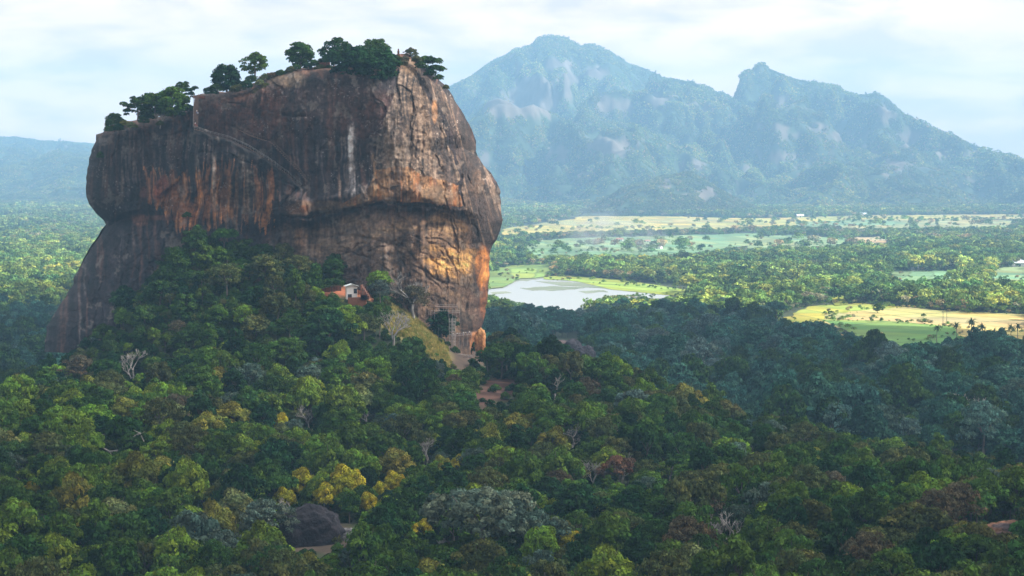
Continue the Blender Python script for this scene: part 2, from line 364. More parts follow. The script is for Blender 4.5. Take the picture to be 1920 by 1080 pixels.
ridge('mountain', [(1150,330),(1280,250),(1345,212),(1376,183),(1385,160),(1390,140),(1397,134),(1404,135),(1408,138),(1412,128),(1420,122),(1427,121),(1440,132),(1470,145),(1500,153),(1560,162),(1600,180),(1625,180),(1640,177),(1655,184),(1690,215),(1740,240),(1800,265),(1850,285),(1920,302),(2100,330)], 6700, 9000, 380, 2.4, tone=1.3)
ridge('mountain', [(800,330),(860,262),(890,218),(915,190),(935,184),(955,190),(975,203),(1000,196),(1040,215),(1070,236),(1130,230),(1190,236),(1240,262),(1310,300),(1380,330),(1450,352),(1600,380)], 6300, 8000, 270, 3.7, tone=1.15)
ridge('hill', [(1340,395),(1400,360),(1450,335),(1520,306),(1580,300),(1640,322),(1690,300),(1750,318),(1850,328),(1950,340),(2120,345)], 6250, 7500, 150, 5.2, tone=1.15)
ridge('hill', [(1080,408),(1130,376),(1180,350),(1240,331),(1290,325),(1330,345),(1380,375),(1440,398),(1500,408)], 5700, 6150, 55, 6.1, 0.6, 600, tone=0.75)
ridge('hill', [(-250,280),(-100,262),(0,258),(40,259),(80,265),(170,270),(300,290),(500,310),(760,330)], 7500, 11500, 160, 7.9, 0.5, 1500)
ridge('hill', [(-250,310),(0,312),(60,300),(110,284),(180,296),(300,330),(420,345)], 6500, 8800, 70, 8.8, 0.6)
ridge('hill', [(780,395),(850,372),(920,370),(1000,380),(1060,392),(1120,405)], 6050, 6900, 30, 10.4, 0.6, 600)
# ------------------------------------------------------------------ the great rock
RT = [(195,246),(205,236),(250,226),(300,218),(340,210),(362,200),(368,178),(385,173),(420,172),(455,166),(490,150),(530,137),(560,128),(600,124),(640,122),(690,114),(740,104),(765,100),(785,118)]
RL = [(82,660),(85,640),(88,612),(100,590),(120,560),(137,537),(139,520),(155,488),(172,458),(190,432),(199,419),(196,414),(180,400),(166,382),(162,360),(164,320),(171,282),(180,264),(195,246)]
RR = [(880,690),(893,640),(905,605),(914,560),(918,520),(916,492),(921,465),(934,442),(942,410),(940,388),(936,355),(925,332),(905,306),(891,288),(892,264),(880,235),(866,206),(850,184),(833,158),(812,138),(785,118)]
ROCK_YC = 1022.0
def ledge_y(px):
    p = np.array([(100,430),(150,420),(199,419),(235,400),(270,396),(330,404),(400,414),(470,420),(505,412),(530,402),(575,408),(610,398),(660,388),(720,380),(780,384),(840,396),(870,392),(905,410),(945,440)], float)
    return np.interp(px, p[:, 0], p[:, 1])
CRACKS = [([(520,398),(545,408),(575,409),(600,399),(640,397),(680,388),(720,381),(760,386),(800,384),(850,398)], 2.6, 3.5), ([(740,400),(768,420),(775,442),(800,455),(830,465),(850,492)], 2.2, 2.0),
  ([(790,445),(830,450),(862,472)], 1.8, 1.6), ([(560,448),(600,446),(650,440),(720,452),(760,462),(790,505),(830,530),(870,540)], 3.0, 1.5), ([(690,470),(740,455),(775,482),(800,520),(850,560)], 2.0, 1.2),
  ([(364,243),(392,252),(430,262),(470,280),(510,306),(545,330),(565,352)], 2.6, 2.6), ([(440,240),(470,255),(510,268),(540,300),(560,320),(580,342)], 1.8, 1.8), ([(360,285),(420,285),(480,310),(540,345),(556,354)], 1.5, 1.2),
  ([(556,354),(530,380),(518,398)], 3.0, 3.0), ([(846,176),(862,230),(878,275),(872,310),(885,350)], 2.4, 1.8), ([(770,110),(800,170),(830,250),(850,330),(862,390)], 1.8, 1.0), ([(800,140),(835,200),(850,260),(858,300)], 1.6, 1.1),
  ([(870,312),(862,350),(872,400),(893,430),(905,470)], 2.4, 1.8), ([(905,306),(890,340),(900,400),(915,440)], 1.8, 1.4), ([(270,250),(262,300),(275,345)], 1.5, 0.9), ([(215,250),(240,262),(330,250),(360,248)], 1.8, 0.9),
  ([(532,216),(556,219),(576,217)], 2.2, 2.5), ([(400,185),(480,205),(535,213)], 1.6, 0.8), ([(230,300),(236,350),(262,388)], 1.6, 1.0), ([(660,255),(665,300),(655,370)], 2.2, 0.8), ([(735,225),(715,260),(700,300),(690,370)], 2.2, 0.9),
  ([(880,500),(872,560),(880,620)], 2.2, 1.5), ([(905,480),(898,540),(902,590)], 2.0, 1.2), ([(580,430),(640,425),(700,400)], 1.6, 0.7), ([(620,470),(680,478),(720,500),(760,545)], 1.4, 1.0), ([(700,430),(735,445),(745,480),(770,520)], 1.3, 1.0), ([(800,405),(815,430),(812,460),(830,480)], 1.4, 1.2), ([(845,400),(858,430),(850,465)], 1.3, 1.0), ([(760,560),(800,550),(840,565),(860,600)], 1.5, 1.0), ([(880,440),(890,470),(884,500)], 1.4, 1.0), ([(300,330),(310,370),(300,400)], 1.3, 0.8), ([(420,300),(425,350),(440,395)], 1.2, 0.7), ([(600,220),(590,280),(600,340),(590,390)], 1.4, 0.8), ([(640,200),(650,260)], 1.2, 0.6), ([(715,180),(705,240),(690,290)], 1.4, 0.8), ([(780,200),(770,260),(790,320),(785,370)], 1.3, 0.8), ([(820,260),(815,310),(835,350)], 1.2, 0.8), ([(850,510),(820,495),(790,470)], 1.6, 0.8), ([(195,420),(182,460),(150,530),(120,600)], 2.0, 1.0)]
def rock():
    NU, NV = 640, 480
    tx, ty = curve(RT, 400); lx, ly = curve(RL, 400); rx, ry = curve(RR, 400)
    bx, by = np.linspace(82, 880, 400), np.linspace(660, 690, 400)
    s = np.linspace(0, 1, NU); u = 0.5 - 0.5*np.cos(np.pi*s); u = 0.55*u + 0.45*s
    v = np.linspace(0, 1, NV); k = np.linspace(0, 1, 400)
    ip = lambda t, a: np.interp(t, k, a)
    U, V = np.meshgrid(u, v, indexing='ij')
    def coons(L, R, B, T):
        lr = (1-U)*ip(V, L) + U*ip(V, R); bt = (1-V)*ip(U, B) + V*ip(U, T)
        bl = (1-U)*(1-V)*B[0] + U*(1-V)*B[-1] + (1-U)*V*T[0] + U*V*T[-1]
        return lr + bt - bl
    PX, PY = coons(lx, rx, bx, tx), coons(ly, ry, by, ty)
    edge = np.minimum(np.minimum(U, 1-U)*14, (1-V)*14); inner = np.clip(edge, 0, 1)
    # small unevenness of the outline
    PX = PX + (1-inner)*2.0*vnoise(PY/9, U*3, 2.0)*np.where((U < .1) | (U > .9), 1, 0); PY = PY + (V > 0.97)*1.6*vnoise(PX/8, 3.0)
    plan_u = [0,.01,.03,.07,.14,.24,.36,.5,.62,.72,.79,.84,.89,.93,.96,.985,1]
    plan_d = [0,9,18,27,37,45,52,57,61,65,66,60,50,40,29,15,0]
    d = np.interp(U, plan_u, plan_d)
    s = PY - ledge_y(PX) + 4*vnoise(PX/20, PY/20) + 7*vnoise(PX/38, PY/60, 4.0)
    mid = (0.30 + 0.70*sstep(470, 560, PX))*sstep(250, 330, PX)*(1 - sstep(850, 910, PX))
    left = 1 - sstep(230, 320, PX)
    d = d + mid*(3.2*sstep(-80, -5, s)*(1-sstep(-2, 14, s)) - (2.4 + 3.0*vnoise(PX/30, 2.0, 7.0))*sstep(-2, 20, s) + 4*sstep(20, 90, s)) + left*(-7*sstep(-8, 4, s) + 24*sstep(15, 230, s))
    d = d + 5*np.exp(-((s+25)/16)**2)*np.exp(-((PX-600)/80)**2) + 4*np.exp(-((s+22)/14)**2)*np.exp(-((PX-800)/60)**2)
    d = d + 6*np.exp(-((PX-905)/26)**2 - ((PY-385)/55)**2) + 4*np.exp(-((PX-868)/20)**2 - ((PY-245)/50)**2) + 6*np.exp(-((PX-900)/30)**2 - ((PY-520)/60)**2)
    # the stepped shelf that carries the stairway: the rock below it stands forward
    st = line_dist(PX, PY, [(364,243),(430,262),(510,306),(565,352)])
    stair_y = np.interp(PX, [364,430,510,565], [243,262,306,352])
    d = d + 9.0*sstep(-4, 2, PY - stair_y)*sstep(340, 370, PX)*(1 - sstep(560, 590, PX))*(1 - sstep(60, 130, PY - stair_y))
    # upper slope leans back towards the summit, with a rounded rim
    rise = np.interp(PX, [160,365,500,640,760,850,940], [300,240,200,180,170,220,330])
    d = d - 12*sstep(0, 120, rise - PY)*np.clip(U*5, 0, 1)*np.clip((1-U)*4, 0, 1)
    d = d - (d*0.55)*(1 - np.sqrt(np.clip(1 - np.clip((V-0.94)/0.06, 0, 1)**2, 0, 1)))
    env = np.clip(np.minimum(U, 1-U)*9, 0.12, 1)
    wx = PX + 10*fbm(PX/60, PY/60, 5.0, 3)
    d = d + env*(3.2*fbm(PX/75, PY/75, 1.0, 4) + 2.1*fbm(wx/12, PY/110, 2.0, 3)*(1-0.65*sstep(0, 30, s)) + 0.75*fbm(PX/9, PY/9, 3.0, 4))
    # facets: planes that break at sharp edges
    fx, fy = PX + 14*fbm(PX/40, PY/40, 31.0, 3), PY + 18*fbm(PX/40, PY/40, 32.0, 3)
    def facet(sx, sy, z):
        gx, gy = np.floor(fx/sx).astype(int), np.floor(fy/sy).astype(int); best = np.full(PX.shape, 1e9); val = np.zeros(PX.shape)
        for ox in (-1, 0, 1):
            for oy in (-1, 0, 1):
                cx, cy = gx + ox, gy + oy; jx, jy = _LAT[cx & 63, cy & 63, z], _LAT[cx & 63, cy & 63, z+1]; dd = ((cx + jx)*sx - fx)**2/sx**2 + ((cy + jy)*sy - fy)**2/sy**2
                q = (_LAT[cx & 63, cy & 63, z+2] - .5) + ((fx - (cx + jx)*sx)/sx)*(_LAT[cx & 63, cy & 63, z+3] - .5)*1.2 + ((fy - (cy + jy)*sy)/sy)*(_LAT[cx & 63, cy & 63, z+4] - .5)*1.2
                val = np.where(dd < best, q, val); best = np.minimum(best, dd)
        return val
    d = d + env*(2.2*facet(58, 120, 3)*(1 - 0.4*sstep(0, 30, s)) + 1.3*facet(24, 60, 12) + 0.7*facet(11, 20, 21)*(0.5 + sstep(-20, 20, s)))
    low = sstep(5, 40, s)*mid
    fold = PY + 26*np.sin(PX/55.0) + 22*fbm(PX/70, PY/70, 11.0, 3)
    d = d + low*env*0.55*fbm(PX/60, fold/9, 4.0, 4)
    crack = np.zeros_like(PX)
    qx = PX + 3.0*vnoise(PX/10, PY/10, 8.0); qy = PY + 3.0*vnoise(PX/10, PY/10, 12.0)
    for pts, w, dep in CRACKS:
        g = np.exp(-(line_dist(qx, qy, pts)/w)**2); d = d - 0.85*dep*g*env*np.clip(0.75 + 0.9*fbm(PX/16, PY/16, 19.0, 2), 0.1, 1.4); crack = np.maximum(crack, g)
    Y = ROCK_YC - d
    X, _, Z = at(PX, PY, Y)
    # ---- stains and tones of the stone, darker cracks, some sun and shadow painted in
    L = lambda c: np.array(c, float)
    st1 = fbm(wx/6.5, PY/120, 21.0, 3); st2 = fbm(wx/3.2, PY/70, 33.0, 3); mott = fbm(PX/14, PY/14, 41.0, 4); fine = fbm(PX/4, PY/4, 55.0, 3)
    c = L((0.030,0.023,0.028))*(1 + 0.45*mott + 0.3*fine)[..., None]
    def lay(mask, colour, vary=None):
        nonlocal c
        k = np.array(colour, float)*(1 + (0.3*mott + 0.2*fine if vary is None else vary))[..., None]
        c = c*(1-mask[..., None]) + k*mask[..., None]
    def blob(cx, cy, rx, ry, w=0.45):
        return sstep(1.0, 0.55, np.hypot((PX-cx)/rx, (PY-cy)/ry) + w*fbm(PX/22, PY/30, cx*0.01, 4))
    def region(pts, soft=10):
        a, b = PX + soft*fbm(PX/20, PY/30, 61.0, 3), PY + soft*fbm(PX/20, PY/30, 67.0, 3)
        return poly_in(a, b, pts).astype(float)
    lay(sstep(0.05, 0.4, st1)*0.7, (0.090,0.046,0.034))                       # brown runs in the dark varnish
    lay(blob(460,210,110,60)*0.8, (0.105,0.045,0.032)); lay(blob(470,255,100,35)*0.5, (0.095,0.042,0.032))
    lay(blob(680,215,70,60)*0.6, (0.095,0.043,0.033)); lay(blob(600,190,90,40)*0.5, (0.09,0.055,0.05))
    lay(sstep(0.1, 0.4, st2)*blob(620,330,100,90)*0.5, (0.16,0.13,0.12))
    lay(sstep(0.12, 0.3, st2)*blob(330,300,170,80)*0.55, (0.14,0.11,0.105))
    tan = region([(716,240),(735,190),(752,130),(775,118),(800,180),(838,250),(862,330),(850,362),(780,352),(722,330),(700,300),(715,250)])
    lay(tan*np.clip(0.62 + 0.6*st2 + 0.5*mott, 0, 0.92), (0.185,0.140,0.110), 0.35*mott + 0.35*fine)
    lay(tan*sstep(0.1, 0.35, st1)*0.6, (0.055,0.042,0.04)); lay(tan*sstep(0.05, 0.4, fine)*0.35, (0.30,0.25,0.21))
    lay(blob(745,300,28,38)*0.6, (0.25,0.20,0.16)); lay(blob(760,330,45,15)*0.6, (0.27,0.21,0.15))
    lay(region([(800,190),(850,300),(868,395),(845,350),(812,250)], 6)*0.7, (0.06,0.048,0.05))
    ochre = region([(705,320),(760,312),(800,330),(862,345),(868,385),(790,378),(720,376),(690,384),(640,392),(660,370),(690,360)], 7)
    lay(ochre*0.85, (0.27,0.155,0.075)); lay(ochre*sstep(0.0, 0.3, st2)*0.7, (0.30,0.115,0.035)); lay(ochre*sstep(0.15, 0.4, st1)*0.75, (0.06,0.04,0.035))
    lay(blob(820,365,45,20)*0.7, (0.17,0.125,0.085)); lay(blob(620,388,70,14)*0.7, (0.20,0.135,0.09)); lay(blob(560,392,30,18)*0.8, (0.19,0.105,0.06)); lay(blob(570,392,10,8)*0.7, (0.30,0.11,0.04))
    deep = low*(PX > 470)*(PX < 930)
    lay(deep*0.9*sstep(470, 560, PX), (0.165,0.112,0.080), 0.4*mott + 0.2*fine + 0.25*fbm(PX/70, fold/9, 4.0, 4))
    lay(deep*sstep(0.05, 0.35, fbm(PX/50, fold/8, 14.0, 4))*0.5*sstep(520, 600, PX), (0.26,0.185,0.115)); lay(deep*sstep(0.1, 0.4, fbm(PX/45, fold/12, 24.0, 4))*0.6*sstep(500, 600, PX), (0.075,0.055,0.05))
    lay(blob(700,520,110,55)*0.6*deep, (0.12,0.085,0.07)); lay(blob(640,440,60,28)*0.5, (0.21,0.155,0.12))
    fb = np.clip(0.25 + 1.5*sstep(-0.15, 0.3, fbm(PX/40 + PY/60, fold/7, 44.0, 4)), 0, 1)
    lay(blob(835,425,42,35)*fb*0.8, (0.33,0.225,0.125)); lay(blob(850,490,56,42,0.8)*fb*0.9, (0.55,0.32,0.11)); lay(blob(855,488,40,18,0.9)*fb*0.85, (0.80,0.50,0.18)); lay(blob(868,455,24,40,.8)*fb*0.5, (0.36,0.22,0.11))  # orange stone, with glancing sunlight painted in as bright folds
    lay(blob(905,500,17,45,0.3)*0.9, (0.62,0.25,0.06)); lay(blob(908,570,14,40,0.3)*0.85, (0.33,0.135,0.055)); lay(blob(893,640,14,22,0.3)*0.9, (0.45,0.19,0.06)); lay(blob(880,590,30,45)*0.5, (0.15,0.105,0.085))  # sunlit right edge painted as stronger orange
    rightface = region([(768,112),(850,185),(892,270),(905,306),(940,370),(942,420),(918,470),(888,440),(868,395),(868,330),(845,240),(800,160)], 6)
    lay(rightface*0.85, (0.062,0.048,0.046)); run = fbm((PX - 0.28*PY)/5.0, PY/90, 71.0, 3)
    lay(rightface*sstep(0.08, 0.35, run)*0.8, (0.17,0.125,0.10)); lay(rightface*sstep(0.36, 0.5, run + 0.2*fine)*0.45, (0.32,0.25,0.21)); lay(blob(892,345,18,30)*0.6, (0.14,0.09,0.06)); lay(blob(815,210,7,28,0.2)*0.8, (0.36,0.20,0.10))
    # orange runs below the varnish on the long left face
    drip = 38*fbm(PX/6.0, PY/400, 91.0, 3) + 14*fbm(PX/2.5, PY/200, 92.0, 2)
    z1 = poly_in(PX + 10*mott, PY + drip, [(268,340),(330,315),(420,300),(520,330),(510,420),(440,432),(330,415),(285,395)]).astype(float)
    lay(z1*sstep(-0.12, 0.22, st1)*0.85, (0.27,0.115,0.05)); lay(z1*sstep(0.05, 0.35, st2)*0.75, (0.46,0.21,0.08)); lay(z1*sstep(0.05, 0.35, -st1)*0.5, (0.05,0.036,0.036))
    lay(blob(300,360,22,30)*0.8, (0.235,0.075,0.045)); lay(blob(305,372,7,14)*0.8, (0.42,0.20,0.10)); lay(blob(270,365,10,20)*0.5, (0.2,0.07,0.05)); lay(blob(350,395,24,22)*0.7, (0.38,0.155,0.07)); lay(blob(300,408,60,9)*0.6, (0.20,0.085,0.06)); lay(blob(265,415,18,12)*0.6, (0.22,0.10,0.07))
    for cx, y0, y1, w, cc in [(432,345,410,5,(0.42,0.22,0.11)),(400,290,395,4,(0.55,0.47,0.42)),(465,320,410,7,(0.23,0.185,0.15)),(345,330,380,3,(0.34,0.20,0.12)),(484,340,405,3,(0.34,0.19,0.10)),(662,232,370,6,(0.42,0.38,0.38)),(658,240,320,4.5,(0.70,0.66,0.66)),(655,250,330,2,(0.75,0.72,0.72)),(700,290,372,3,(0.40,0.25,0.13)),
        (637,335,370,3,(0.34,0.24,0.18)),(618,265,285,5,(0.24,0.21,0.20)),(525,225,275,4,(0.20,0.16,0.14)),(230,315,375,3.2,(0.42,0.31,0.26)),(275,330,400,3,(0.03,0.025,0.027)),(318,300,400,5,(0.03,0.024,0.026)),(420,300,400,6,(0.03,0.024,0.026)),(450,320,420,4,(0.03,0.025,0.026)),(500,290,390,6,(0.035,0.027,0.028)),(585,240,330,7,(0.03,0.025,0.028)),(690,250,350,5,(0.035,0.028,0.03)),(250,275,340,3,(0.17,0.13,0.12)),(263,260,300,4,(0.19,0.15,0.14)),(195,320,360,3,(0.17,0.12,0.10)),(370,290,330,2.5,(0.30,0.27,0.25)),(455,285,340,9,(0.21,0.18,0.165)),
        (565,430,470,10,(0.27,0.15,0.08)),(545,430,470,4,(0.05,0.04,0.04)),(590,440,470,4,(0.08,0.05,0.045)),(160,480,560,2.5,(0.15,0.13,0.13)),(150,550,640,2.5,(0.16,0.14,0.14)),(230,440,500,4,(0.12,0.10,0.11)),(250,430,480,3,(0.14,0.10,0.09)),
        (540,165,210,3,(0.16,0.12,0.11)),(600,200,240,3,(0.17,0.13,0.12)),(690,135,200,4,(0.18,0.15,0.14)),(670,150,190,3,(0.15,0.12,0.11)),(735,140,200,3,(0.06,0.045,0.045)),(620,330,375,5,(0.045,0.036,0.04)),(600,300,370,8,(0.05,0.04,0.045))]:
        a = PX + 5*fbm(PX/30, PY/45, cx*0.13, 3)
        m = np.exp(-((a-cx)/w)**2)*sstep(y0-8, y0+8, PY + 8*mott)*(1 - sstep(y1-22, y1+10, PY + 14*mott))*(0.65 + 0.5*np.clip(st2+fine, -0.6, 0.7))
        lay(np.clip(m, 0, 1)*0.9, cc)
    speck = sstep(0.50, 0.62, fbm(PX/2.6, PY/2.6, 77.0, 2))*sstep(0.0, 0.4, fbm(PX/35, PY/35, 78.0, 2)); lay(speck*0.7*(s < 0), (0.40,0.37,0.36))
    sb = (PX > 362)*(PX < 570)*np.exp(-((PY - stair_y - 4 + 2*mott)/4.5)**2); lay(sb*0.8, (0.022,0.018,0.02))  # shadow under the stair shelf painted as a dark band
    lay(np.clip(crack*0.4*(0.6 + fine), 0, 1), (0.035,0.028,0.028))
    rim = sstep(0.93, 0.98, V + 0.03*mott)*(PX < 770); lay(rim*0.8, (0.17,0.085,0.055)); lay(blob(540,150,50,18)*0.7, (0.17,0.12,0.075)); lay(blob(770,125,24,18)*0.7, (0.2,0.14,0.09))
    patch = sstep(-0.35, 0.4, fbm(PX/48, PY/40, 101.0, 4))
    c = c*np.clip(1.02 + (0.2 + 0.65*patch)*st2 + (0.15 + 0.45*patch)*st1 + 0.45*fine + 0.4*mott, 0.3, 2.6)[..., None]
    lay(sstep(0.18, 0.5, fbm(PX/26, PY/20, 111.0, 5))*0.6*(s < 5)*(PX < 720)*(1 - 0.75*z1), (0.024,0.019,0.022)); lay(sstep(0.28, 0.5, fbm(PX/17, PY/22, 121.0, 5) + 0.2*fine)*0.55, (0.22,0.19,0.17))
    lay(sstep(0.3, 0.5, fbm(PX/30, PY/24, 131.0, 4))*0.5*low, (0.04,0.03,0.028))
    c = c*(1 - 0.28*(1 - sstep(480, 620, PX))*(s < 20)*(1 - z1))[..., None]*np.stack([1 + 0.22*sstep(690, 800, PX), 1 + 0.05*sstep(690, 800, PX), 1 - 0.12*sstep(690, 800, PX)], -1)  # left face toned darker, right side toned warmer
    c = np.clip(c, 0.012, 0.8)
    # ---- summit and hidden back close the body
    front = np.stack([X, Y, Z], -1)
    m = 26; w = np.linspace(0, 1, m)[1:]
    tX, tY, tZ = front[:, -1, 0], front[:, -1, 1], front[:, -1, 2]
    dep = (ROCK_YC - np.interp(u, plan_u, plan_d)*0.45)
    back = []
    bd = np.interp(u, plan_u, plan_d)
    for q in w:                                   # summit plateau, running back
        Yb = tY*(1-q) + (ROCK_YC + bd*0.9)*q
        back.append(np.stack([tX*(1 + 0.02*q), Yb, tZ - 1.5*np.sin(np.pi*q) - 6*q + 1.2*fbm(tX/12, Yb/12, 3.0, 3)*np.sin(np.pi*q)], -1))
    for q in np.linspace(0, 1, 60)[1:]:           # back face
        row = NV - 1 - int(q*(NV-1))
        xb, _, zb = at(PX[:, row], PY[:, row], np.full(NU, ROCK_YC))
        k2 = sstep(0, 0.12, q)
        Yb = ROCK_YC + bd*(0.9 + 0.25*q) + 3*fbm(xb/20, zb/20, 9.0, 3)*np.clip(bd/15, 0, 1)
        p = np.stack([xb, Yb, zb], -1); p0 = back[m-2]; back.append(p*k2 + np.stack([p0[:, 0], p0[:, 1], zb], -1)*(1-k2))
    B = np.stack(back, 1); P = np.concatenate([front, B], 1)
    nb = fbm(B[..., 0]/8, B[..., 2]/40, 3.0, 3)[..., None]
    cb = np.array((0.075,0.055,0.05))*(1 + 0.5*nb); cb[:, :m-1] = np.array((0.12,0.10,0.05))*(1 + 0.4*nb[:, :m-1])
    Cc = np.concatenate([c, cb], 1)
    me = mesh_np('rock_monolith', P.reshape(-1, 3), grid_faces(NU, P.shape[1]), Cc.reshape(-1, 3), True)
    mt, t = new_mat('weathered_rock')
    at_ = t.n('ShaderNodeAttribute', attribute_name='col'); tc = t.n('ShaderNodeTexCoord')
    mp = t.n('ShaderNodeMapping', {'Vector': tc.outputs['Object'], 'Scale': (1.0, 1.0, 0.16)})
    n1 = t.n('ShaderNodeTexNoise', {'Vector': mp.outputs[0], 'Scale': 0.9, 'Detail': 8.0, 'Roughness': 0.68})
    n2 = t.n('ShaderNodeTexNoise', {'Vector': tc.outputs['Object'], 'Scale': 0.4, 'Detail': 12.0, 'Roughness': 0.72})
    m1 = t.n('ShaderNodeMapRange', {'Value': n1.outputs['Fac'], 'From Min': 0.3, 'From Max': 0.72, 'To Min': 0.62, 'To Max': 1.45})
    mul = t.n('ShaderNodeVectorMath', {0: at_.outputs['Color'], 1: m1.outputs[0]}, operation='MULTIPLY')
    b1 = t.n('ShaderNodeBump', {'Height': n2.outputs['Fac'], 'Strength': 1.0, 'Distance': 2.6})
    p = t.n('ShaderNodeBsdfPrincipled', {'Base Color': mul.outputs[0], 'Roughness': 0.78, 'Specular IOR Level': 0.35, 'Normal': b1.outputs[0]})
    t.n('ShaderNodeOutputMaterial', {'Surface': p.outputs[0]})
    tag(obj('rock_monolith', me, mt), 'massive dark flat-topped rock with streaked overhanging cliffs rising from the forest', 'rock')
    return PX, PY, Y
ROCK_PX, ROCK_PY, ROCK_Y = rock()
_rk = (np.round(ROCK_PX.ravel()[::7]), np.round(ROCK_PY.ravel()[::7]), ROCK_Y.ravel()[::7])
def rock_depth(px, py):
    i = np.argmin((_rk[0]-px)**2 + (_rk[1]-py)**2); return float(_rk[2][i])
# ------------------------------------------------------------------ trees: crowns of leaf sprays, trunks, bare crowns
def unit(n, rng):
    v = rng.normal(size=(n, 3)); return v/np.linalg.norm(v, axis=1)[:, None]
def leaf_quads(C, N, size, rng, col):
    n = len(C)
    a = rng.normal(size=(n, 3)); e1 = a - N*(a*N).sum(1)[:, None]; e1 /= np.linalg.norm(e1, axis=1)[:, None] + 1e-9
    e2 = np.cross(N, e1); s = size[:, None]
    j = lambda lo, hi: rng.uniform(lo, hi, (n, 1))
    P = np.stack([C - e1*s*j(.8, 1.2) - e2*s*j(-.2, .3), C - e2*s*j(.4, .8), C + e1*s*j(.8, 1.2) + e2*s*j(-.2, .3), C + e2*s*j(.4, .8)], 1)
    return P.reshape(-1, 3), np.repeat(col, 4, axis=0)
def crown_points(rng, R, zc, hz, npuff, nleaf, pr, flat=False, jit=0.55, hollow=0.75, low=0.45):
    """leaf positions, normals, colour factor of a crown built of foliage puffs"""
    C, N, K = [], [], []
    d = unit(npuff, rng); d[:, 2] = np.where(d[:, 2] < -low, -d[:, 2], d[:, 2])
    rad = rng.uniform(0.45, 0.95, npuff)**0.7
    pc = d*rad[:, None]*np.array([R*(1-pr*0.6), R*(1-pr*0.6), hz*(1-pr*0.5)]) + np.array([0, 0, zc])
    lob = 1 + 0.28*np.sin(np.arctan2(d[:, 1], d[:, 0])*rng.randint(2, 4) + rng.uniform(0, 6)); pc[:, :2] *= lob[:, None]
    if flat: pc[:, 2] = zc + (pc[:, 2]-zc)*0.8
    prs = R*pr*rng.uniform(0.65, 1.3, npuff); w = prs**2; w /= w.sum()
    for i in range(npuff):
        n = max(int(nleaf*w[i]), 3); dd = unit(n, rng); dd[:, 2] = np.where(dd[:, 2] < -0.35, -dd[:, 2]*0.8, dd[:, 2])
        r = prs[i]*rng.uniform(hollow, 1.06, n)
        q = dd*r[:, None]; q[:, 2] *= 0.72
        C.append(pc[i] + q); nn = dd + jit*rng.normal(size=(n, 3)); nn[:, 2] += 0.25; N.append(nn/np.linalg.norm(nn, axis=1)[:, None])
        tone = rng.uniform(0.6, 1.5); warm = rng.uniform(-0.12, 0.26)
        k = tone*rng.uniform(0.6, 1.45, n)[:, None]*np.array([1 + warm, 1.0, 1 - warm*0.6]); K.append(k)
    return np.concatenate(C), np.concatenate(N), np.concatenate(K)
def crown_mesh(name, seed, R, zc, hz, npuff, nleaf, pr, leaf, **kw):
    rng = np.random.RandomState(seed)
    C, N, K = crown_points(rng, R, zc, hz, npuff, nleaf, pr, **kw)
    P, c = leaf_quads(C, N, leaf*rng.uniform(0.6, 1.35, len(C)), rng, K)
    return mesh_np(name, P, np.arange(len(P)).reshape(-1, 4), c)
def trunk_mesh(name, seed, H, r0, spread, nl=5, lean=0.6):
    rng = random.Random(seed); b = MB()
    top = Vector((rng.uniform(-lean, lean), rng.uniform(-lean, lean), H*0.55)); mid = top*0.5 + Vector((rng.uniform(-.3, .3), rng.uniform(-.3, .3), 0))
    b.tube([(0, 0, -1.2), mid, top], [r0*1.2, r0*0.85, r0*0.7], 7)
    for k in range(nl):
        a = 2*math.pi*(k + rng.random()*0.6)/nl; e = Vector((math.cos(a)*spread*rng.uniform(.5, .9), math.sin(a)*spread*rng.uniform(.5, .9), H*rng.uniform(0.72, 0.95)))
        m = top*0.55 + e*0.45 + Vector((0, 0, -H*0.03)); b.tube([top*0.92, m, e], [r0*0.55, r0*0.35, r0*0.1], 5)
    return b.mesh(name, True)
def bare_mesh(seed, H, spread, depth=5, r0=0.22, flat=1.0):
    """(trunk, crown of twigs)"""
    rng = random.Random(seed); tr, cr = MB(), MB()
    def grow(p, d, L, r, lev):
        pts, q = [p], Vector(p)
        for i in range(3):
            d = (d + Vector((rng.uniform(-.28, .28), rng.uniform(-.28, .28), rng.uniform(-.12, .2)*flat))).normalized(); q = q + d*L/3; pts.append(q.copy())
        (tr if lev < 2 else cr).tube(pts, [r, r*.9, r*.75, r*.6], 5 if lev < 3 else 3)
        if lev >= depth: return
        for k in range(rng.choice((2, 3, 3) if lev < 3 else (2, 2, 3))):
            a = Vector((rng.uniform(-1, 1), rng.uniform(-1, 1), rng.uniform(-0.15, 0.75)*flat)); grow(pts[-1 if k else 2], (d*0.75 + a*spread).normalized(), L*rng.uniform(.62, .85), max(r*0.6, 0.045), lev+1)
    grow(Vector((0, 0, -0.8)), Vector((rng.uniform(-.15, .15), rng.uniform(-.15, .15), 1)), H*0.34, r0, 0)
    return tr.mesh('trunk', True), cr.mesh('twigs')
